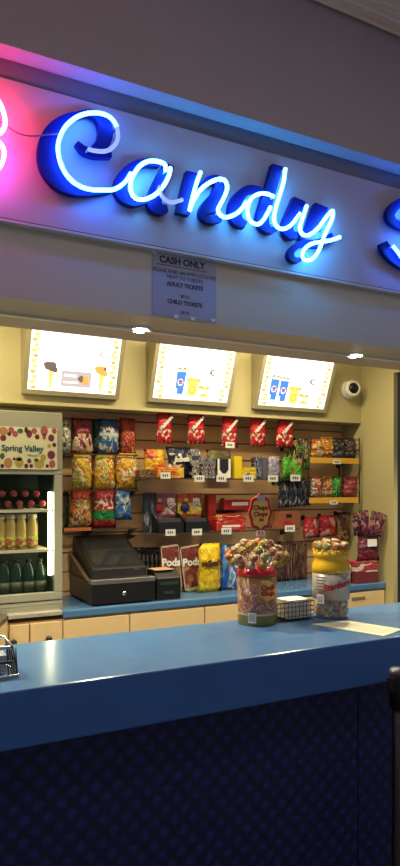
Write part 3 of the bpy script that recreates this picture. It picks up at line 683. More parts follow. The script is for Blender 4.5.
o = obj('sweet_box', bm, wrap('w_redbox', (.50, .03, .025), [(.5, .03, .025), (.6, .35, .12), (.25, .02, .02)], lo=.45, hi=.95, scale=5, seed=108), loc=(cx, 3.16, z_), bevel=.001); tag(o, 'wide red sweet box with a shaped top left of the lollipop sign', 'sweet box', gb)
bm = BM(); bx(bm, -w * .3, w * .3, -.001, -.0002, h * .22, h * .34); obj('white_print', bm, ink_white, o)
bag(222, 236, 500, 515, 3.30, mat('dark_cellophane', (.03, .025, .03), .2), 'crumpled dark packet above the wide red box', zbase=None, d=.03, group=gb, peg_=True)
cx, w, z_, h = span(276, 300, 511, 530.5, 3.17, z_b)
bm = BM(); prism(bm, [(-w * .5, 0), (w * .5, 0), (w * .5, h * .75), (w * .42, h), (-w * .34, h), (-w * .4, h * .45)], 0, .05)
o = obj('sweet_box', bm, mat('brick_card', (.30, .09, .05), .5), loc=(cx, 3.17, z_), bevel=.001); tag(o, 'brick-red slanted sweet box at the right end of the lower long shelf', 'sweet box', gb)
bm = BM(); add_text(bm, 'Milo', .036, flat(0, -.001, h * .32, 0), bold=.002, mi=0); bx(bm, -w * .08, w * .15, -.001, -.0002, h * .62, h * .82, 1); obj('brand_lettering', bm, [ink_red, black], o)
for px, py, wh in ((165.5, 475.5, 'below the orange chocolate box'), (199.5, 478.5, 'below the grey six-sided pack'), (221.5, 478.5, 'below the navy box'), (248.5, 478.5, 'below the low yellow box'), (273, 478.5, 'below the lavender packet'), (295.5, 478, 'below the green pair'),
                   (170.5, 532.5, 'below the maroon football tray'), (197, 532, 'below the red and yellow football tray'), (226.5, 531, 'below the wide red sweet box'), (290, 528.5, 'on the brick-red sweet box')):
    price_tag(px, py, YT, wh)
price_tag(230, 445, 3.17, 'on the middle red pouch', 9, 6)
for px, py, wh in ((337, 462, 'on the upper yellow strip'), (334, 502.5, 'on the lower yellow strip')): price_tag(px, py, xr_y - .0053, wh, 8, 4)
# low red bags behind the jar and dark brown strips
bag(303, 318, 517, 538, 3.20, wrap('w_redlow', (.42, .02, .03), [(.42, .02, .03), (.6, .3, .25)], scale=5, seed=120), 'red hanging bag left above the star sweets jar', d=.05, group='red bags behind the jar', peg_=True)
bag(318, 336, 515, 537, 3.22, wrap('w_redlow', (.42, .02, .03), [], scale=5), 'red hanging bag right above the star sweets jar', d=.05, group='red bags behind the jar', peg_=True)
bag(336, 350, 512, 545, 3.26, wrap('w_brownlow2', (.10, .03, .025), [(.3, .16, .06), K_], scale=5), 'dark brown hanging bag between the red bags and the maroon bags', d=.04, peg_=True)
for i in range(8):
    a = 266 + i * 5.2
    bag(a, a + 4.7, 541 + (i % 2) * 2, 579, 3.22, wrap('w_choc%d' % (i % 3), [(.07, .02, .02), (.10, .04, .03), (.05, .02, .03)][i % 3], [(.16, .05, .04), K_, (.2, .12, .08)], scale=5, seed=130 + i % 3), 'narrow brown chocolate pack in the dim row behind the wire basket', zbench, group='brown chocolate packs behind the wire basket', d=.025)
# packs on the back bench
podm = wrap('w_pods', (.20, .045, .035), [(.20, .045, .035), (.34, .14, .07), (.4, .25, .12)], lo=.05, hi=.6, scale=7, seed=140)
zq = zbench
gp = 'packs standing on the back bench'
for k, (a, b, y0_, y1_, ro, who) in enumerate(((163, 181, 547, 579, .10, 'left of two'), (184, 204, 547, 582, .22, 'right of two'))):
    cx, w, z_, h = span(a, b, y0_, y1_, 3.15, zq)
    t = thing('chocolate_pack', (cx, 3.15, z_), 'brown chocolate pack with white Pods lettering, ' + who, 'chocolate pack', gp); t.rotation_euler[1] = -.08 if k == 0 else -.14
    t.location.z += .012
    bm = BM(); bx(bm, -w / 2, w / 2, -.012, .012, 0, h); obj('carton', bm, podm, t, bevel=.003)
    bm = BM()
    for (x0, x1, z0, z1) in ((-.5, .5, 0, .05), (-.5, .5, .96, 1), (-.5, -.45, 0, 1), (.46, .5, 0, 1)): bx(bm, w * x0, w * x1, -.0128, -.0121, h * z0, h * z1)
    obj('pale_border', bm, mat('pale_border', (.45, .42, .30), .5), t)
    bm = BM(); add_text(bm, 'Pods', .056, flat(0, -.014, h * .62, -.10), bold=.0022); obj('brand_lettering', bm, ink_white, t)
    bm = BM(); prism_x(bm, [(-.03, 0), (.04, 0), (.04, .012), (-.03, .012)], -w * .4, w * .4); s_ = obj('stand_foot', bm, mat('green_card', (.10, .16, .04), .5), t); s_.location.z = -.012
mm = bag(198.5, 220, 543, 577, 3.07, wrap('w_mm', (.78, .52, .02), [(.78, .52, .02), (.6, .35, .02), (.5, .3, .02)], lo=0, hi=.5, scale=8, seed=145), "yellow chocolate bag with dark m&m's lettering on the bench", zq, d=.05, group=gp, text=[("m&m's", .046, .60, 0, mat('choc_ink', (.08, .03, .02), .5), .0)])
bag(220, 229, 545, 578, 3.09, wrap('w_bl1', (.02, .10, .40), [(.02, .10, .40), (.1, .3, .6)], scale=5, seed=147), 'blue bag beside the yellow chocolate bag', zq, d=.045, group=gp)
bag(228.5, 240, 547, 579, 3.08, wrap('w_bl2', (.03, .14, .48), [W_, (.1, .3, .6)], scale=6, seed=148), 'blue and white bag behind the lollipop tub', zq, d=.045, group=gp)
for i in range(7):
    a = 134 + i * 4.2
    bag(a - 1, a + 7, 547, 577, 3.275 + .004 * (i % 2), wrap('w_edge', (.05, .045, .03), [(.20, .19, .13), K_], scale=3, seed=150), 'dark pack seen edge-on in the row beside the cash register', zq, d=.018, group='dark packs in a row beside the cash register', rotz=math.radians(-62))
# right end of the bench: shelf-stacked boxes and bags
c_ = span(357, 378, 563, 581.5, 3.12, zq)
carton(357, 378, 572.5, 581, 2.94, mat('maroon_card', (.16, .03, .04), .45), 'dark red box at the bottom of the stack on the bench end', zq, d=.06, name='chocolate_box', cat='chocolate box')
zz1 = zq + span(357, 378, 572.5, 581, 2.94, zq)[3] + .003
carton(357, 378, 562, 570, 2.94, wrap('w_redwhite', (.38, .04, .06), [(.38, .04, .06), W_], scale=4, seed=160), 'red and white box on top of the stack on the bench end', zz1, d=.06, name='chocolate_box', cat='chocolate box')
zz2 = zz1 + span(357, 378, 562, 570, 2.94, zz1)[3] + .003
o = bag(357, 379, 534, 562, 2.97, wrap('w_purplered', (.16, .02, .05), [(.16, .02, .05), (.03, .015, .02)], lo=0, hi=.55, scale=2.2, seed=161), 'purple-red bag with a white label standing on the boxes', zz2, d=.045)
zz3 = zz2 + span(357, 379, 534, 562, 2.97, zz2)[3] - .006
cx, w, z_, h = span(357, 379, 534, 562, 2.97, zz2)
bm = BM(); bx(bm, -w * .18, w * .22, -.034, -.028, h * .55, h * .82); obj('printed_label', bm, ink_white, o)
for i, (a, b, y0_, y1_, rr) in enumerate(((354, 362, 512, 536, .12), (361, 369, 510, 535, 0), (368, 377, 511, 536, -.18), (372, 381, 512, 540, -.35))):
    o = bag(a, b, y0_, y1_, 2.96 - .012 * i, wrap('w_mar%d' % (i % 2), [(.10, .02, .03), (.20, .025, .05)][i % 2], [K_, (.35, .12, .14)], scale=6, seed=165 + i % 2), 'dark maroon crumpled bag, %s of the bunch by the right wall' % ['leftmost', 'second', 'third', 'rightmost'][i], zbase=zz3, d=.03, group='maroon bags by the right wall')
    o.rotation_euler[1] = -rr
# white and red tubs behind the jar
for a, b, y0_, who in ((341, 350, 556, 'left of two'), (350, 357.5, 560, 'right of two')):
    cx, w, z_, h = span(a, b, y0_, 584, 3.0, zq)
    t = thing('sweet_tub', (cx, 3.0, z_), 'small red and white tub behind the star sweets jar, ' + who, 'tub', 'tubs behind the jar')
    bm = BM(); lathe(bm, [(0, 0), (w * .4, 0), (w * .5, h * .5), (w * .42, h * .72), (0, h * .72)], 16); obj('tub', bm, wrap('w_tub', (.7, .68, .62), [(.7, .68, .62), (.5, .05, .03), (.1, .1, .15)], scale=6, seed=170), t)
    bm = BM(); lathe(bm, [(0, h * .72), (w * .42, h * .72), (w * .36, h * .9), (0, h)], 16); obj('lid', bm, redp, t)

# ------------------------------------------------------------------ back bench
bt = .04
xf0 = X(8, 2.93); xr = XR - .001
x_blue = X(63, 2.93)
beige = mat('bench_cream_front', (.72, .53, .27), .45, var=.04)
tb = thing('back_bench', (xf0, 2.93, 0), 'low back bench with cream cupboards and a blue worktop below the display wall', 'bench')
xo = xf0
bm = BM()
bx(bm, 0, xr - xo, .02, YW - .001 - 2.93, .1, zbench - bt - .001); bx(bm, 0.02, xr - xo, .08, .40, 0, .1); obj('carcass', bm, beige, tb)
bm = BM(); bx(bm, x_blue - xo, xr - xo, 0, YW - .001 - 2.93, zbench - bt, zbench); obj('worktop', bm, bluelam, tb, bevel=.008)
bm = BM(); bx(bm, 0, x_blue - xo - .001, 0, YW - .001 - 2.93, zbench - .02, zbench); obj('pale_worktop', bm, mat('pale_worktop', (.55, .52, .42), .2, metal=.3), tb, bevel=.003)
# doors / drawers
xs2 = [0.004, X(30, 2.93) - xo, X(63, 2.93) - xo, X(130, 2.93) - xo, X(205, 2.93) - xo, X(268, 2.93) - xo, X(335, 2.93) - xo, xr - xo - .01]
for k in range(len(xs2) - 1):
    bm = BM(); bx(bm, xs2[k] + .003, xs2[k + 1] - .003, .002, .0195, .12, zbench - bt - .008); d = obj('cupboard_door', bm, beige, tb, bevel=.002)
    if k < 2:
        bm = BM(); xk = (X(13, 2.93) if k == 0 else X(48, 2.93)) - xo; zk = Z(13, 642, 2.93)
        lathe(bm, [(0, 0), (.010, 0), (.009, .012), (.015, .018), (.013, .026), (0, .028)], 14, M=Matrix.Translation((xk, .002, zk)) @ My); obj('knob', bm, black, d)
    if k == 6:
        bm = BM(); bx(bm, X(352, 2.93) - xo, X(365, 2.93) - xo, -.001, .0018, Z(358, 600, 2.93) , Z(358, 597, 2.93)); obj('printed_label', bm, mat('faded_ink', (.22, .15, .06), .6), d)
# return cupboard at the left end, running towards the hall
c0 = Vector((xf0 - .002, 2.93)); c1 = c0 + .75 * Vector((-.37, -.93))
bm = BM(); prism_z(bm, [(c0.x, c0.y), (c0.x, YW - .005), (-.6, YW - .005), (-.6, c1.y), (c1.x, c1.y)], 0, zbench - .022)
rt = obj('side_cupboard', bm, beige); tag(rt, 'cream side cupboard at the left end of the back bench, cut off by the photo', 'cupboard')
bm = BM(); prism_z(bm, [(c0.x, c0.y), (c0.x, YW - .005), (-.6, YW - .005), (-.6, c1.y), (c1.x, c1.y)], zbench - .0215, zbench); obj('worktop', bm, mat('dark_edge', (.10, .09, .06), .3), rt)

# ------------------------------------------------------------------ drinks fridge on the bench
Yfr = 2.97; fx1 = X(62.5, Yfr); fx0 = fx1 - .62; fz0 = zbench + .001; ft = Z(60, 413, Yfr)
fr = thing('drinks_fridge', (fx0, Yfr, fz0), 'glass-fronted drinks fridge with a fruit-printed header, left of the display wall', 'fridge')
fw = fx1 - fx0; fh = ft - fz0; fd = .36
def fz(py, px=40): return Z(px, py, Yfr) - fz0
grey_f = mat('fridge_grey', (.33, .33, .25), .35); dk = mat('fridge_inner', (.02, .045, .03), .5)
zA, zB = fz(472), fz(593)      # glass opening top, bottom
bm = BM()
bx(bm, 0, .03, .03, fd, 0, fh); bx(bm, fw - .03, fw, .03, fd, 0, fh); bx(bm, .03, fw - .03, .03, fd, zA + .01, fh - .0); bx(bm, .03, fw - .03, .03, fd, 0, zB - .03)
obj('cabinet', bm, grey_f, fr, bevel=.004)
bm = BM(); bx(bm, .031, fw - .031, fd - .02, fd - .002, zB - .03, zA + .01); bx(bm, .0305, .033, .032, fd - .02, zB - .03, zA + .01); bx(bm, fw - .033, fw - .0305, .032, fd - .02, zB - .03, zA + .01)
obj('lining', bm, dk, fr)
bm = BM()  # header box
bx(bm, 0, fw, 0, .03, fz(470.5) + .004, fh); obj('header_surround', bm, grey_f, fr, bevel=.003)
hx0, hx1 = fw - .55, fw - (fx1 - X(57, Yfr)); hz0, hz1 = fz(469.5), fz(428)
bm = BM(); bx(bm, .03, hx1, -.004, -.0004, hz0, hz1); hd = obj('header_sign', bm, mat('header_cream', (.66, .64, .42), .4), fr)
bm = BM(); rnd = random.Random(3)
cols = [mat('fruit_plum', (.16, .02, .05), .5), mat('fruit_orange', (.42, .20, .07), .5), mat('fruit_banana', (.42, .29, .06), .5), mat('fruit_berry', (.08, .01, .03), .5), mat('fruit_rose', (.36, .08, .10), .5), mat('fruit_leaf', (.05, .12, .04), .5)]
def hp(px, py): return X(px, Yfr) - fx0, Z(px, py, Yfr) - fz0
def fruit(px, py, rw, rh, mi, dep=.0046, wob=0):
    x_, z_ = hp(px, py); n_ = 12; s_ = 3.0 / F
    f = [bm.verts.new((x_ + rw * s_ * math.cos(2 * math.pi * i / n_), -dep, z_ + rh * s_ * math.sin(2 * math.pi * i / n_))) for i in range(n_)]
    bm.faces.new(f).material_index = mi
for (a, b, rw, rh, mi) in ((3, 431, 5, 4, 1), (11, 430, 3, 3, 4), (3, 438, 3.2, 3, 0), (9, 434, 2, 2, 3), (15, 434, 3, 3, 4), (20, 431, 3, 2.5, 5), (26, 430, 2, 3, 3), (29, 434, 3, 4, 0), (34, 431, 3, 3, 4), (37, 437, 2.4, 2.6, 3), (44, 431, 4, 5, 4), (44, 437, 2, 3, 4), (51, 438, 3.4, 3.6, 0), (54, 431, 2.6, 3, 4), (49, 446, 2, 2, 2), (54, 445, 2.2, 2.2, 3), (51, 455, 4.2, 4.4, 0), (52, 464, 3.4, 4, 4), (47, 466, 1.8, 1.8, 3),
                           (2, 456, 2.6, 3, 5), (2, 466, 2, 2, 3), (8, 463, 4.4, 5, 1), (14, 459, 1.6, 1.6, 3), (19, 463, 4.6, 4.6, 2), (19, 459, 3.4, 2, 5), (26, 466, 2.2, 2.4, 3), (29, 461, 2.2, 2.4, 0), (31, 466, 2, 2, 3), (39, 464, 5.5, 4.2, 2), (43, 458, 3, 3.6, 2), (36, 460, 2.4, 1.8, 5), (-4, 430, 4, 4, 4), (-5, 464, 4, 4, 0), (-10, 445, 4, 4, 1)):
    fruit(a, b, rw * .93, rh, mi)
obj('fruit_print', bm, cols, hd)
bm = BM(); x_, z_ = hp(22.5, 448.5)
add_text(bm, 'Spring Valley', .036, flat(x_, -.0052, z_, -.0), bold=.0009)
p = [hp(a, b) for a, b in smooth_path([(27, 454), (33, 455.5), (38, 454.5), (41, 451)], 4)]
tube(bm, [(a, -.0055, b) for a, b in p], .0009, 5)
obj('brand_lettering', bm, mat('teal_ink', (.02, .10, .11), .5), hd)
# door with glass
bm = BM(); fd0 = -.0; gx1 = fw - (fx1 - X(54.5, Yfr))
for (a, b, c_, d_) in ((0, fw, fz(470.5) + .001, zA - .012), (0, fw, zB, .045), (0, .05, zB, zA - .012), (gx1, fw, zB, zA - .012)):
    bx(bm, a, b, 0, .028, min(c_, d_), max(c_, d_))
dd = obj('door', bm, grey_f, fr, bevel=.003)
gm, N, L, b = nt('fridge_glass'); b.inputs['Base Color'].default_value = (.02, .03, .02, 1); b.inputs['Roughness'].default_value = .03; b.inputs['Alpha'].default_value = .10; b.inputs['Specular IOR Level'].default_value = .3
bm = BM(); bx(bm, .05, gx1, .010, .014, zB, zA - .012); obj('glass_pane', bm, gm, dd)
bm = BM(); bx(bm, 0, fw, .002, .028, 0, .040)
for k in range(2): bx(bm, .0, fw, .0, .002, .012 + .013 * k, .016 + .013 * k)
obj('kick_panel', bm, grey_f, fr)
# light tube
tx = X(50, Yfr + .05) - fx0
bm = BM(); tube(bm, [(tx, .05, fz(577)), (tx, .05, fz(492))], .0095, 10); obj('light_tube', bm, emit('fridge_tube', (1, .95, .50), 14), fr)
# shelves
fsh = []
YSf = Yfr + .06
for py in (509.5, 549.5, 592.5):
    zz = Z(30, py, YSf) - fz0; fsh.append(zz)
    bm = BM()
    if py < 590: 
        bx(bm, .034, fw - .036, .042, .055, zz - .012, zz)
        for k in range(6): bx(bm, .034, fw - .036, .07 + k * .045, .074 + k * .045, zz - .005, zz - .001)
        for k in range(7): bx(bm, .05 + k * .08, .054 + k * .08, .05, .33, zz - .009, zz - .005)
        obj('shelf', bm, mat('shelf_pale', (.62, .60, .44), .4), fr)
fsh[2] = zB - .029
# bottles
def bottle(kind):
    t = thing('drink_bottle', (0, 0, 0), '', 'bottle')
    if kind == 'juice':
        bm = BM(); lathe(bm, [(0, 0), (.024, .0), (.027, .004), (.027, .06), (.0265, .10), (.0255, .112), (.022, .125), (.018, .138), (.0175, .146), (0, .146)], 18); obj('body', bm, mat('orange_juice', (.46, .34, .10), .15, coat=.3), t)
        bm = BM(); lathe(bm, [(.0274, .006), (.0277, .006), (.0277, .060), (.0274, .060)], 18); obj('paper_label', bm, wrap('w_juice', (.38, .50, .05), [(.38, .50, .05), (.45, .10, .08), (.6, .55, .1)], scale=3, seed=200), t)
        bm = BM(); lathe(bm, [(0, .162), (.021, .162), (.0225, .158), (.0225, .142), (0, .142)], 18); obj('cap', bm, mat('cap_cream', (.68, .62, .42), .4), t)
    elif kind == 'cola':
        bm = BM(); lathe(bm, [(0, 0), (.022, 0), (.0265, .006), (.0265, .11), (.024, .13), (.014, .16), (.011, .18), (0, .18)], 16); obj('body', bm, mat('cola_dark', (.02, .015, .012), .12, coat=.5), t)
        bm = BM(); lathe(bm, [(0, .20), (.0135, .20), (.015, .197), (.015, .18), (0, .18)], 16); obj('cap', bm, mat('cap_red', (.38, .04, .045), .4), t)
    else:
        bm = BM(); lathe(bm, [(0, 0), (.026, 0), (.030, .006), (.030, .085), (.029, .11), (.024, .135), (.014, .155), (.012, .165), (0, .165)], 18); obj('body', bm, mat('green_glass', (.008, .028, .018), .15), t)
        bm = BM(); lathe(bm, [(.0304, .03), (.0307, .03), (.0307, .075), (.0304, .075)], 18); obj('paper_label', bm, mat('label_dark', (.045, .055, .035), .5), t)
        bm = BM(); lathe(bm, [(0, .176), (.013, .176), (.014, .172), (.014, .163), (0, .163)], 14); obj('cap', bm, black, t)
    return t
jp, cp, gp_ = bottle('juice'), bottle('cola'), bottle('green')
used = set()
def put(proto, loc, label, group, rotx=0, first=used):
    o = proto if proto.name not in first else copy_tree(proto)
    first.add(proto.name); o.location = loc; o.rotation_euler[0] = rotx; o['label'] = label; o['group'] = group; return o
YJ = Yfr + .095
for i, px in enumerate((-11, 0, 10.3, 21, 32)):
    put(jp, (X(px, YJ), YJ, fz0 + fsh[1]), 'orange juice bottle on the middle fridge shelf, ' + ['fifth from the light tube', 'fourth from the light tube', 'third from the light tube', 'second from the light tube', 'right beside the light tube'][i], 'juice bottles in the fridge')
for i, px in enumerate((-8, 4, 16, 28.5, 40)):
    put(gp_, (X(px, YJ), YJ, fz0 + fsh[2]), 'dark green bottle at the bottom of the fridge, ' + ['fifth from the right', 'fourth from the right', 'third from the right', 'second from the right', 'rightmost'][i], 'green bottles in the fridge')
z0c = fz0 + fsh[0] + .0272
for row, pxs in ((0, (-3, 8.5, 20, 31.5, 43)), (1, (2.5, 14, 25.5, 37))):
    for i, px in enumerate(pxs):
        put(cp, (X(px, Yfr + .055), Yfr + .30 - .045, z0c + row * .046), 'cola bottle lying with its red cap outwards, %s row, %s' % (('lower', ['first', 'second', 'third', 'fourth', 'fifth'][i]) if row == 0 else ('upper', ['first', 'second', 'third', 'fourth'][i])), 'cola bottles lying on the top fridge shelf', math.radians(90))

# ------------------------------------------------------------------ cash register and printer
rx0 = X(92, 2.95); rx1 = X(155, 2.95)
t = thing('cash_register', (rx0, 2.95, zbench + .001), 'black cash register with a sloped screen and cash drawer on the back bench', 'cash register')
W = rx1 - rx0
zd = Z(120, 581, 2.95) - zbench
bm = BM(); bx(bm, 0, W, 0, .37, .008, zd)
bx(bm, .01, .04, .02, .05, 0, .008); bx(bm, W - .04, W - .01, .02, .05, 0, .008); bx(bm, .01, .04, .3, .33, 0, .008); bx(bm, W - .04, W - .01, .3, .33, 0, .008)
dw = obj('cash_drawer', bm, black, t, bevel=.002)
bm = BM(); lathe(bm, [(0, 0), (.010, 0), (.010, .004), (0, .005)], 14, M=Matrix.Translation((W * .5, 0, zd * .45)) @ My); obj('lock', bm, chrome, dw)
bm = BM(); bx(bm, -.002, W + .002, -.003, .05, zd - .012, zd + .010); obj('steel_trim', bm, steel, t, bevel=.002)
zf_, zk_ = 1.125 - zbench, 1.262 - zbench; ww = .29
wb = 1.175 - zbench
bm = BM(); prism_x(bm, [(.052, zd + .0005), (.37, zd + .0005), (.37, wb), (.34, wb)], .002, W - .012); obj('register_body', bm, black, t, bevel=.003)
bm = BM(); prism_x(bm, [(.0, zd + .004), (.052, zd + .004), (.34, wb + .002), (.36, wb + .010), (.34, wb + .012), (.05, zd + .014), (0, zd + .014)], -.010, .0015); obj('steel_edge', bm, steel, t)
bm = BM(); prism_x(bm, [(.03, zd + .012), (.10, zd + .012), (.36, wb + .01), (.36, zk_), (.33, zk_ + .006), (.035, zf_)], .012, ww); obj('terminal_body', bm, black, t, bevel=.004)
sl = (zk_ + .006 - zf_) / (.33 - .035)
bm = BM(); 
a = [(.03, .06), (ww - .02, .06), (ww - .02, .29), (.03, .29)]
v0 = [bm.verts.new((x, y, zf_ + (y - .035) * sl + .0005)) for x, y in a]; v1 = [bm.verts.new((x, y, zf_ + (y - .035) * sl + .003)) for x, y in a]
bm.faces.new(v0[::-1]); bm.faces.new(v1)
for i in range(4): bm.faces.new((v0[i], v0[(i + 1) % 4], v1[(i + 1) % 4], v1[i]))
obj('screen', bm, mat('screen_glass', (.02, .021, .022), .12), t)
bm = BM(); bx(bm, ww - .065, ww - .03, .0335, .036, zf_ - .012, zf_ - .008); obj('badge', bm, chrome, t)
px0_, px1_ = X(157, 2.96), X(181, 2.96)
t = thing('receipt_printer', (px0_, 2.96, zbench + .001), 'small black receipt printer beside the cash register', 'printer')
pw = px1_ - px0_; ph = Z(168, 571, 2.96) - zbench
bm = BM(); prism_x(bm, [(0, 0), (.13, 0), (.13, ph), (.05, ph), (0, ph * .75)], 0, pw); obj('body', bm, black, t, bevel=.004)
bm = BM(); bx(bm, pw * .12, pw * .88, -.002, .004, ph * .52, ph * .62); bx(bm, pw * .3, pw * .7, -.003, .002, ph * .2, ph * .3); obj('paper_slot', bm, mat('dark_green_plastic', (.03, .05, .035), .3), t)
bm = BM(); bx(bm, .002, pw * .80, .03, .128, ph + .0005, ph + .003); o = obj('paper_slip', bm, mat('orange_slip', (.62, .34, .20), .6)); o.location = (px0_, 2.96, zbench + .001); tag(o, 'orange-tinted paper slip lying on the receipt printer', 'paper slip')

# ------------------------------------------------------------------ front counter
ZC = 1.053; YC0 = 1.52; YC1 = 1.975
ct = thing('service_counter', (-1.3, YC0, 0), 'long service counter with a thick blue top and a navy textured front', 'counter')
bm = BM(); bx(bm, 0, 4.4, 0, YC1 - YC0, ZC - .137, ZC); tp = obj('counter_top', bm, [bluelam, blueedge], ct, bevel=.006)
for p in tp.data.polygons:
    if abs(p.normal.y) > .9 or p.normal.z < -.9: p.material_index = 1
# textured navy front
m, N, L, b = nt('navy_lattice_front')
tc = N.new('ShaderNodeTexCoord'); mp = N.new('ShaderNodeMapping'); mp.inputs['Rotation'].default_value = (0, math.radians(40), 0); mp.inputs['Scale'].default_value = (1, 1, 1)
L.new(tc.outputs['Object'], mp.inputs['Vector'])
w1 = N.new('ShaderNodeTexWave'); w1.bands_direction = 'X'; w1.inputs['Scale'].default_value = 7.6; w1.inputs['Distortion'].default_value = 1.2; w1.inputs['Detail'].default_value = 2; w1.inputs['Detail Scale'].default_value = 3
w2 = N.new('ShaderNodeTexWave'); w2.bands_direction = 'Z'; w2.inputs['Scale'].default_value = 7.6; w2.inputs['Distortion'].default_value = 1.2; w2.inputs['Detail'].default_value = 2; w2.inputs['Detail Scale'].default_value = 3
L.new(mp.outputs[0], w1.inputs['Vector']); L.new(mp.outputs[0], w2.inputs['Vector'])
mu = N.new('ShaderNodeMath'); mu.operation = 'MULTIPLY'; L.new(w1.outputs['Fac'], mu.inputs[0]); L.new(w2.outputs['Fac'], mu.inputs[1])
ns = N.new('ShaderNodeTexNoise'); ns.inputs['Scale'].default_value = 90; L.new(tc.outputs['Object'], ns.inputs['Vector'])
ad = N.new('ShaderNodeMath'); ad.operation = 'MULTIPLY_ADD'; L.new(ns.outputs['Fac'], ad.inputs[0]); ad.inputs[1].default_value = .5; L.new(mu.outputs[0], ad.inputs[2])
cr = N.new('ShaderNodeValToRGB'); cr.color_ramp.elements[0].position = .2; cr.color_ramp.elements[0].color = (.003, .008, .055, 1); cr.color_ramp.elements[1].position = 1.1 if False else 1.0; cr.color_ramp.elements[1].color = (.007, .028, .19, 1)
L.new(ad.outputs[0], cr.inputs['Fac']); L.new(cr.outputs['Color'], b.inputs['Base Color'])
bp = N.new('ShaderNodeBump'); bp.inputs['Strength'].default_value = .35; bp.inputs['Distance'].default_value = .006; L.new(ad.outputs[0], bp.inputs['Height']); L.new(bp.outputs['Normal'], b.inputs['Normal'])
b.inputs['Roughness'].default_value = .6
navy_front = m
YP = 1.60
xj = X(358, YP); xk = X(389, YP)
bm = BM(); bx(bm, .02, xj + 1.3 - .002, YP - YC0, .40, .001, ZC - .138); bx(bm, xj + 1.3 + .002, 4.38, YP - YC0, .40, .001, ZC - .138); obj('front_panel', bm, navy_front, ct)
bm = BM(); bx(bm, xj + 1.3 - .003, xj + 1.3 + .003, YP - YC0 + .003, .30, .001, ZC - .138); obj('panel_joint', bm, black, ct)
# queue post at the right
pp = Vector((X(397.5, 1.44), 1.44, 0)); zt = Z(397, 669, 1.44)
t = thing('queue_post', pp, 'black queue post with a steel cap in front of the counter', 'queue post')
bm = BM(); lathe(bm, [(0, 0), (.16, 0), (.16, .012), (.05, .03), (.022, .035), (0, .035)], 32); obj('base', bm, black, t)
bm = BM(); lathe(bm, [(.017, .034), (.017, zt - .10), (0, zt - .10)], 20); obj('pole', bm, black, t)
bm = BM(); bx(bm, -.006, .001, -.0185, -.012, .036, zt - .115); obj('steel_strip', bm, mat('strip_grey', (.28, .28, .32), .45), t)
bm = BM(); lathe(bm, [(0, zt - .11), (.024, zt - .11), (.026, zt - .02), (.024, zt - .008), (.010, zt - .002), (0, zt - .002)], 24); bx(bm, -.030, .002, -.012, .012, zt - .06, zt - .022); obj('belt_head', bm, black, t)
bm = BM(); lathe(bm, [(.0245, zt - .012), (.0265, zt - .008), (.020, zt + .002), (0, zt + .003)], 24); obj('cap', bm, mat('dull_cap', (.15, .15, .16), .4, metal=.5), t)

# ------------------------------------------------------------------ things on the counter
# lollipops
lolly_cols = {'cream and pink': ((.52, .36, .18), [(.45, .14, .10), (.60, .50, .3)]), 'yellow and brown': ((.60, .38, .06), [(.40, .16, .04), (.66, .55, .25)]), 'green and yellow': ((.28, .36, .12), [(.60, .48, .12), (.1, .26, .1)]), 'red and orange': ((.50, .12, .04), [(.62, .32, .06), (.6, .4, .25)])}
protos = {}
for k, (nm, (c_, bl)) in enumerate(lolly_cols.items()):
    t = thing('lollipop', (0, 0, 0), nm, 'lollipop')
    bm = BM(); ball(bm, (0, 0, .10), .0152, u=14, v=10); lathe(bm, [(.003, .083), (.0075, .086), (.0045, .091), (.0035, .0875), (.003, .083)], 10); obj('wrapped_head', bm, wrap('w_lolly%d' % k, c_, bl, scale=4, seed=210 + k, rough=.25), t)
    bm = BM(); tube(bm, [(0, 0, 0), (0, 0, .092)], .0019, 6); obj('stick', bm, whitep, t)
    protos[nm] = t
names = list(lolly_cols); lused = set(); rnd = random.Random(5)
def lolly(root, tip, holder):
    d = (tip - root); nm = rnd.choice(names); p_ = protos[nm]
    o = p_ if nm not in lused else copy_tree(p_)
    lused.add(nm); o.location = tip - d.normalized() * .10; o.rotation_mode = 'QUATERNION'; o.rotation_quaternion = d.to_track_quat('Z', 'Y')
    o['label'] = '%s wrapped lollipop on a white stick %s' % (nm, holder); o['group'] = 'lollipops ' + holder
# tub
tc_ = on(257, 620, ZC); tc_ = Vector((X(257, 1.90), 1.90, ZC)); 
R = .067; HT = Z(257, 569, 1.85) - ZC
tub = thing('lollipop_tub', tc_, 'round brown lollipop tub with a red rim and lollipops on top', 'tub')
tinm, N, L, b = nt('tub_print'); 
tcn = N.new('ShaderNodeTexCoord'); sp = N.new('ShaderNodeSeparateXYZ'); L.new(tcn.outputs['Generated'], sp.inputs[0])
crz = N.new('ShaderNodeValToRGB'); crz.color_ramp.interpolation = 'CONSTANT'
L.new(sp.outputs['Z'], crz.inputs['Fac'])
els = crz.color_ramp.elements; els[0].position = 0; els[0].color = (.22, .19, .05, 1); els[1].position = .20; els[1].color = (.62, .50, .30, 1)
for p_, c_ in ((.24, (.33, .17, .06)), (.97, (.45, .25, .08))): e = els.new(p_); e.color = (*c_, 1)
vo = N.new('ShaderNodeTexNoise'); vo.inputs['Scale'].default_value = 62; L.new(tcn.outputs['Object'], vo.inputs['Vector'])
rr = N.new('ShaderNodeValToRGB'); rr.color_ramp.interpolation = 'CONSTANT'; ee = rr.color_ramp.elements; ee[0].color = (.33, .17, .06, 1); ee[1].position = .42; ee[1].color = (.55, .42, .30, 1)
for p_, c_ in ((.48, (.34, .08, .05)), (.55, (.10, .09, .20)), (.60, (.35, .16, .07))): e = ee.new(p_); e.color = (*c_, 1)
L.new(vo.outputs['Fac'], rr.inputs['Fac'])
g1 = N.new('ShaderNodeMapRange'); g1.inputs['From Min'].default_value = .24; g1.inputs['From Max'].default_value = .245; L.new(sp.outputs['Z'], g1.inputs['Value'])
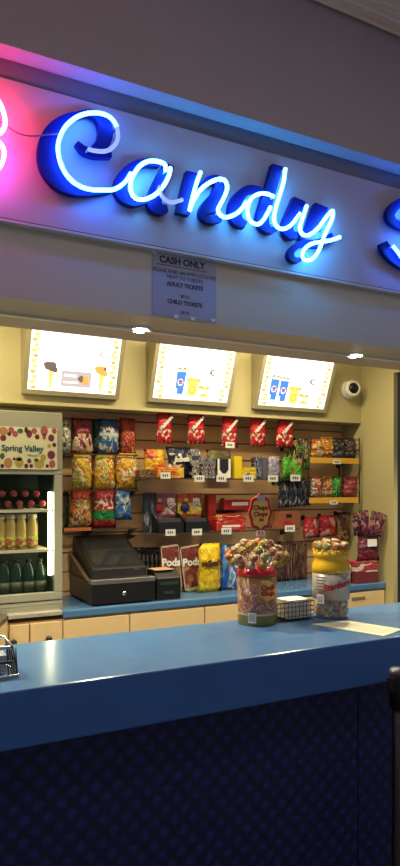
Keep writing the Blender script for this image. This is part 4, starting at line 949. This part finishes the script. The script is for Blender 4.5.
g2 = N.new('ShaderNodeMapRange'); g2.inputs['From Min'].default_value = .47; g2.inputs['From Max'].default_value = .46; L.new(sp.outputs['Z'], g2.inputs['Value'])
# the figures climb higher on the left of the tub
g3 = N.new('ShaderNodeMapRange'); g3.inputs['From Min'].default_value = .24; g3.inputs['From Max'].default_value = .22; L.new(sp.outputs['X'], g3.inputs['Value'])
g4 = N.new('ShaderNodeMapRange'); g4.inputs['From Min'].default_value = .84; g4.inputs['From Max'].default_value = .83; L.new(sp.outputs['Z'], g4.inputs['Value'])
ml = N.new('ShaderNodeMath'); ml.operation = 'MULTIPLY'; L.new(g3.outputs[0], ml.inputs[0]); L.new(g4.outputs[0], ml.inputs[1])
mxm = N.new('ShaderNodeMath'); mxm.operation = 'MAXIMUM'; L.new(g2.outputs[0], mxm.inputs[0]); L.new(ml.outputs[0], mxm.inputs[1])
mlt = N.new('ShaderNodeMath'); mlt.operation = 'MULTIPLY'; L.new(g1.outputs[0], mlt.inputs[0]); L.new(mxm.outputs[0], mlt.inputs[1])
mx = N.new('ShaderNodeMix'); mx.data_type = 'RGBA'; L.new(mlt.outputs[0], mx.inputs['Factor']); L.new(crz.outputs['Color'], mx.inputs['A']); L.new(rr.outputs['Color'], mx.inputs['B'])
L.new(mx.outputs['Result'], b.inputs['Base Color']); b.inputs['Roughness'].default_value = .3
bm = BM(); hb = HT - .022; lathe(bm, [(0, 0), (R - .002, 0), (R, .003), (R, hb), (0, hb)], 40); obj('tub_body', bm, tinm, tub)
bm = BM(); lathe(bm, [(R + .001, hb - .004), (R + .003, hb - .003), (R + .003, hb + .010), (R - .002, hb + .014), (R - .008, hb + .024), (R - .014, hb + .026), (.02, hb + .030), (0, hb + .030), (0, hb - .003)], 40); obj('lid', bm, redp, tub)
# direction from tub centre to the camera, for the side the label faces
def cyl(R_, ang0, zc_, k=1.0):
    return lambda a, b_, d: ((R_ + .0007 + d) * math.cos(ang0 + a / R_), (R_ + .0007 + d) * math.sin(ang0 + a / R_), zc_ + b_)
cam_ang = math.atan2(-tc_.y, -tc_.x)
def petal(bm, cx_, cz_, rx_, rz_, amp, nn, n_, fn, mi):
    vs = []
    for i in range(n_):
        a = 2 * math.pi * i / n_; k = 1 + amp * math.cos(nn * a)
        vs.append(bm.verts.new(fn(cx_ + rx_ * k * math.cos(a), cz_ + rz_ * k * math.sin(a), 0)))
    cv = bm.verts.new(fn(cx_, cz_, 0))
    for i in range(n_): bm.faces.new((cv, vs[i], vs[(i + 1) % n_])).material_index = mi
bm = BM(); an = cam_ang + .62
petal(bm, 0, 0, .035, .034, .07, 7, 56, cyl(R, an, HT * .62), 0)
add_text(bm, 'Chupa', .021, cyl(R + .0008, an, HT * .62 + .010), mi=1, bold=.0009); add_text(bm, 'Chups', .021, cyl(R + .0008, an, HT * .62 - .010), mi=1, bold=.0009)
obj('brand_badge', bm, [mat('tub_badge_gold', (.80, .48, .10), .4), ink_red], tub)
bm = BM(); f_ = cyl(R + .0004, cam_ang - .25, HT * .14)
def patch(x0, x1, z0, z1, mi, f_=f_):
    n_ = 6
    for i in range(n_):
        xa_, xb_ = x0 + (x1 - x0) * i / n_, x0 + (x1 - x0) * (i + 1) / n_
        bm.faces.new([bm.verts.new(f_(*q, 0)) for q in ((xa_, z0), (xb_, z0), (xb_, z1), (xa_, z1))]).material_index = mi
patch(-.014, .014, -.016, .018, 0)
f2 = cyl(R + .0008, cam_ang - .25, HT * .14)
for k in range(8): patch(-.011 + k * .003, -.0098 + k * .003, -.010, .014, 1, f2)
obj('barcode', bm, [ink_white, black], tub)
for rad, zz, nn, ph in ((.088, .020, 13, .1), (.100, .042, 12, .3), (.075, .062, 9, .0), (.045, .076, 6, .4), (.012, .085, 2, .8)):
    for i in range(nn):
        a = 2 * math.pi * i / nn + ph + rnd.uniform(-.08, .08)
        tip = tc_ + Vector((rad * math.cos(a), rad * math.sin(a), HT + zz + rnd.uniform(-.006, .006)))
        root = tc_ + Vector((rad * .42 * math.cos(a), rad * .42 * math.sin(a), HT - .01))
        lolly(root, tip, 'on the red-rimmed tub')
# flower sign on its stem
sg = Vector((X(260.5, 1.90), 1.90, Z(260.5, 513, 1.90)))
t = thing('lollipop_sign', sg, 'red flower-shaped lollipop sign with yellow centre standing above the tub', 'sign')
def flower(bm, rx_, rz_, amp, y0_, y1_, mi):
    pts = []
    for i in range(64):
        a = 2 * math.pi * i / 64; k = 1 + amp * math.cos(8 * a)
        pts.append((rx_ * k * math.cos(a), rz_ * k * math.sin(a)))
    prism(bm, pts, y0_, y1_, mi)
bm = BM(); flower(bm, .045, .064, .05, 0, .006, 0); obj('plaque', bm, mat('sign_red', (.50, .015, .02), .4), t)
bm = BM(); flower(bm, .036, .051, .07, -.001, 0, 0)
add_text(bm, 'Chupa', .022, flat(0, -.0014, .018), mi=1, bold=.001); add_text(bm, 'Chups', .022, flat(0, -.0014, -.004), mi=1, bold=.001); add_text(bm, '60c', .014, flat(.004, -.0014, -.024), mi=1, bold=.0006)
obj('yellow_centre', bm, [mat('sign_yellow', (.85, .58, .14), .45), mat('sign_brown', (.28, .02, .01), .5)], t)
bm = BM(); bx(bm, -.014, .016, -.003, -.0012, .038, .062); obj('white_sticker', bm, mat('sticker_grey', (.5, .5, .48), .5), t)
bm = BM(); bx(bm, -.017, .015, -.004, 0, -.078, -.060, 0); bx(bm, -.010, -.006, -.005, -.004, -.074, -.064, 1); bx(bm, .003, .007, -.005, -.004, -.074, -.064, 1); obj('price_card', bm, [whitep, ink_red], t)
bm = BM(); tube(bm, [(0, .002, -.055), (0, .002, tc_.z + HT - sg.z)], .004, 8); obj('stem', bm, redp, t)

# star sweets jar
jc = Vector((X(331, 1.86), 1.86, ZC)); JH = Z(331, 571, 1.80) - ZC; JR = .0655
jar = thing('sweet_jar', jc, 'clear plastic sweet jar with a yellow lid, right of the wire basket', 'jar')
pm, N, L, b = nt('clear_plastic'); b.inputs['Base Color'].default_value = (.9, .9, .88, 1); b.inputs['Roughness'].default_value = .08; b.inputs['Alpha'].default_value = .18
bm = BM(); lathe(bm, [(0, 0), (JR - .006, 0), (JR, .006), (JR, JH - .008), (JR - .008, JH)], 36); obj('jar_body', bm, pm, jar)
jl, N, L, b = nt('jar_label')
tcn = N.new('ShaderNodeTexCoord'); no = N.new('ShaderNodeTexNoise'); no.inputs['Scale'].default_value = 30; no.inputs['Detail'].default_value = 3; L.new(tcn.outputs['Object'], no.inputs['Vector'])
cr = N.new('ShaderNodeValToRGB'); cr.color_ramp.interpolation = 'CONSTANT'; e = cr.color_ramp.elements; e[0].color = (.36, .34, .31, 1); e[1].position = .52; e[1].color = (.46, .41, .36, 1)
for p_, c_ in ((.60, (.55, .30, .22)), (.66, (.60, .55, .5)),): q = e.new(p_); q.color = (*c_, 1)
L.new(no.outputs['Fac'], cr.inputs['Fac']); L.new(cr.outputs['Color'], b.inputs['Base Color']); b.inputs['Roughness'].default_value = .3
jang = math.atan2(-jc.y, -jc.x)
bm = BM(); lathe(bm, [(JR + .0004, JH * .40), (JR + .0008, JH * .40), (JR + .0008, JH * .93), (JR + .0004, JH * .93)], 36); lb_ = obj('wrapper_label', bm, jl, jar)
bm = BM(); add_text(bm, 'Starburst', .030, lambda a, b_, d: cyl(JR + .001, jang + .42, JH * .70)(a, b_ + a * .22, d), bold=.0013, shear=.2); obj('brand_lettering', bm, ink_red, lb_)
bm = BM()
f3 = cyl(JR + .0010, jang - .55, JH * .72)
for k in range(5): patch(-.022, .018, .022 - k * .011, .025 - k * .011, 0, f3)
f4 = cyl(JR + .0010, jang - .55, JH * .30)
patch(-.018, .012, .004, .036, 1, f4); f5 = cyl(JR + .0014, jang - .55, JH * .30)
for k in range(8): patch(-.015 + k * .003, -.0138 + k * .003, .008, .032, 0, f5)
patch(.02, .045, .030, .042, 2, cyl(JR + .001, jang + .35, JH * .72))
obj('small_print', bm, [mat('ink_grey', (.12, .11, .12), .5), ink_white, mat('sticker_grey', (.5, .5, .48), .5)], lb_)
yl = mat('lid_yellow', (.72, .45, .01), .3)
bm = BM(); lathe(bm, [(0, JH - .004), (JR + .002, JH - .012), (JR + .003, JH + .006), (JR - .001, JH + .020), (JR - .007, JH + .030), (JR - .007, JH + .042), (JR - .001, JH + .046), (JR - .001, JH + .062), (.01, JH + .062), (0, JH + .062)], 36)
for i in range(16):
    a = 2 * math.pi * i / 16; v = lathe(bm, [(0, 0), (.006, 0), (.006, .014), (0, .014)], 6, c=((JR - .006) * math.cos(a), (JR - .006) * math.sin(a), JH + .056))
obj('lid', bm, yl, jar)
# sweets inside (uncountable mass)
bm = BM(); rnd2 = random.Random(9)
for i in range(190):
    a = rnd2.uniform(0, 2 * math.pi); r_ = (JR - .012) * math.sqrt(rnd2.uniform(.25, 1)); z_ = rnd2.uniform(.012, JH * .55)
    M = Matrix.Translation((r_ * math.cos(a), r_ * math.sin(a), z_)) @ Matrix.Rotation(rnd2.uniform(0, 3), 4, 'X') @ Matrix.Rotation(rnd2.uniform(0, 3), 4, 'Z')
    vs = bx(bm, -.009, .009, -.006, .006, -.006, .006, i % 5)
    for v in vs: v.co = M @ v.co
sw_ = obj('wrapped_sweets', bm, [mat('sweet_tan', (.35, .24, .12), .4), mat('sweet_red', (.38, .05, .05), .4), mat('sweet_grey', (.3, .3, .28), .4), mat('sweet_navy', (.04, .06, .14), .4), mat('sweet_olive', (.25, .25, .08), .4)], loc=jc); tag(sw_, 'mixed wrapped sweets filling the bottom of the clear jar', 'sweets', kind='stuff')
for i in range(10):
    a = 2 * math.pi * i / 10; r_ = .052
    tip = jc + Vector((r_ * math.cos(a), r_ * math.sin(a), JH + .082)); lolly(tip + Vector((0, 0, -.03)) * 1 - Vector((r_ * .2 * math.cos(a), r_ * .2 * math.sin(a), 0)), tip, 'around the yellow jar lid')
for i in range(4):
    a = 2 * math.pi * i / 4 + .4; tip = jc + Vector((.024 * math.cos(a), .024 * math.sin(a), JH + .092)); lolly(tip + Vector((0, 0, -.03)), tip, 'around the yellow jar lid')
cc = at(344, 548, 1.83)
bm = BM(); bx(bm, -.02, .02, -.001, .001, -.014, .016); o = obj('price_card', bm, mat('card_tan', (.45, .40, .28), .6), loc=cc); o.rotation_euler = (0, math.radians(12), 0); tag(o, 'small pale price card stuck among the lollipops on the jar', 'price card')

# wire basket with slips
def wbox(bm, x0, x1, y0, y1, h, n1, n2, r=.0016, flare=.0):
    for k in range(n1 + 1):
        x_ = x0 + (x1 - x0) * k / n1; tube(bm, [(x_, y0 - flare, h), (x_, y0, .001 + r), (x_, y1, .001 + r), (x_, y1 + flare, h)], r, 5)
    for k in range(n2 + 1):
        y_ = y0 + (y1 - y0) * k / n2; tube(bm, [(x0 - flare, y_, h), (x0, y_, .001 + r), (x1, y_, .001 + r), (x1 + flare, y_, h)], r, 5)
    for zz in (.25, .5, .75, 1):
        f = flare * zz
        tube(bm, [(x0 - f, y0 - f, h * zz), (x1 + f, y0 - f, h * zz), (x1 + f, y1 + f, h * zz), (x0 - f, y1 + f, h * zz)], r * (1.6 if zz == 1 else 1), 5, closed=True)
bp0 = on(280, 619, ZC); bp1 = on(322, 616, ZC)
bkt = Vector((X(277, 1.86), 1.86, ZC))
bw = X(314, 1.86) - X(277, 1.86); bh = .065
bm = BM(); wbox(bm, 0, bw, 0, .10, bh, 10, 6, r=.0012)
o = obj('wire_basket', bm, black_wire, loc=bkt); tag(o, 'black wire basket holding white slips between the tub and the jar', 'wire basket')
bm = BM()
for k in range(10):
    vs = bx(bm, .052 + .001 * (k % 3), bw - .01, .012, .088, .006 + .0065 * k, .0115 + .0065 * k)
obj_ = obj('paper_stack', bm, paper, loc=bkt, bevel=.001); tag(obj_, 'pile of white paper slips lying in the wire basket', 'paper pile')
# paper sheet
ps = [on(312, 624.5, ZC), on(347, 621, ZC), on(403, 629.5, ZC), on(384, 636.5, ZC)]
bm = BM(); prism_z(bm, [(p.x, p.y) for p in ps][::-1], ZC + .0006, ZC + .0016); o = obj('paper_sheet', bm, mat('cream_sheet', (.70, .66, .42), .6)); tag(o, 'cream paper sheet lying on the counter near the right edge', 'paper sheet')
ctr = sum(ps, Vector()) / 4; ax = (ps[2] - ps[1]).normalized(); ay = (ps[1] - ps[0]).normalized()
bm = BM()
for i in range(9):
    s_ = -.10 + i * .025
    a = ctr + ax * s_ - ay * .05; b_ = ctr + ax * s_ + ay * (.03 + .02 * (i % 3)); w_ = ax * .003
    bm.faces.new([bm.verts.new(Vector((v.x, v.y, ZC + .0020))) for v in (a - w_, b_ - w_, b_ + w_, a + w_)])
obj('printed_lines', bm, mat('print_faint', (.45, .42, .30), .6), o)
# tilted wire rack at the far left of the counter
rk0 = on(2, 676, ZC)
t = thing('brochure_holder', Vector((X(-12, 1.62), 1.62, ZC)), 'chrome and black wire holder cut off at the left end of the counter', 'wire holder')
bm = BM()
xw = X(14, 1.66) - X(-12, 1.62)
for k in range(9):
    x_ = -.10 + (xw + .10) * k / 8; tube(bm, [(x_, 0, .004), (x_ + .0, .02, .07)], .002, 5)
for k in range(4):
    y_ = .03 * k; tube(bm, [(xw, y_, .004), (xw - .008, y_ + .02, .08)], .0022, 5)
for f_ in (0, .5): tube(bm, [(-.10, .02 * f_, .005 + .066 * f_), (xw, .02 * f_, .005 + .066 * f_), (xw - .008 * f_, .1 + .02 * f_, .005 + .07 * f_)], .0035 , 6)
obj('wire_grid', bm, black_wire, t)
bm = BM(); tube(bm, [(-.10, .02, .072), (xw - .008, .02, .072), (xw - .012, .11, .080), (-.10, .11, .080)], .0045, 8, closed=True); tube(bm, [(-.10, -.002, .006), (xw + .002, -.002, .006), (xw + .002, .10, .006), (-.10, .10, .006)], .0045, 8, closed=True); obj('chrome_rim', bm, chrome, t)
bm = BM(); bx(bm, -.09, xw - .02, .03, .085, .008, .05); obj('leaflets', bm, mat('pale_blue_leaflets', (.35, .42, .5), .5), t)

# ------------------------------------------------------------------ lighting of the hall
w = bpy.data.worlds.new('world'); sc.world = w; w.use_nodes = True
bg = w.node_tree.nodes['Background']; bg.inputs['Color'].default_value = (.78, .72, .80, 1); bg.inputs['Strength'].default_value = .22
for k, (lx, ly) in enumerate(((-.6, .35), (.9, .35), (2.4, .35), (.9, -1.8))):
    t = thing('ceiling_panel_light', (lx, ly, zc - .010), 'hall ceiling light panel ' + ['left of the viewer', 'above the viewer', 'right of the viewer', 'behind the viewer'][k], 'ceiling light', 'hall ceiling lights')
    bm = BM(); bx(bm, -.32, .32, -.17, .17, -.04, .0); obj('frame', bm, whitep, t)
    bm = BM(); bx(bm, -.29, .29, -.14, .14, -.045, -.0405); obj('diffuser', bm, emit('hall_light_glow', (1, .95, .92), 6), t)
    ld = bpy.data.lights.new('hall_lamp', 'AREA'); ld.shape = 'RECTANGLE'; ld.size = .58; ld.size_y = .28; ld.energy = 6.5; ld.color = (1, .93, .92)
    lo = bpy.data.objects.new('hall_lamp', ld); COL.objects.link(lo); lo.location = (lx, ly, zc - .05)
# ------------------------------------------------------------------ camera
cd = bpy.data.cameras.new('camera'); cam = bpy.data.objects.new('camera', cd); COL.objects.link(cam)
cam.location = (0, 0, EYE); cam.rotation_euler = (math.radians(90), 0, -TH)
cd.sensor_fit = 'VERTICAL'; cd.sensor_height = 24; cd.lens = 24 * F / 866
cd.shift_y = (HOR - 433) / 866
cd.clip_start = .05; sc.camera = cam
sc.view_settings.view_transform = 'Standard'; sc.view_settings.look = 'None'; sc.view_settings.exposure = 0; sc.view_settings.gamma = 1
sc.view_settings.use_curve_mapping = False
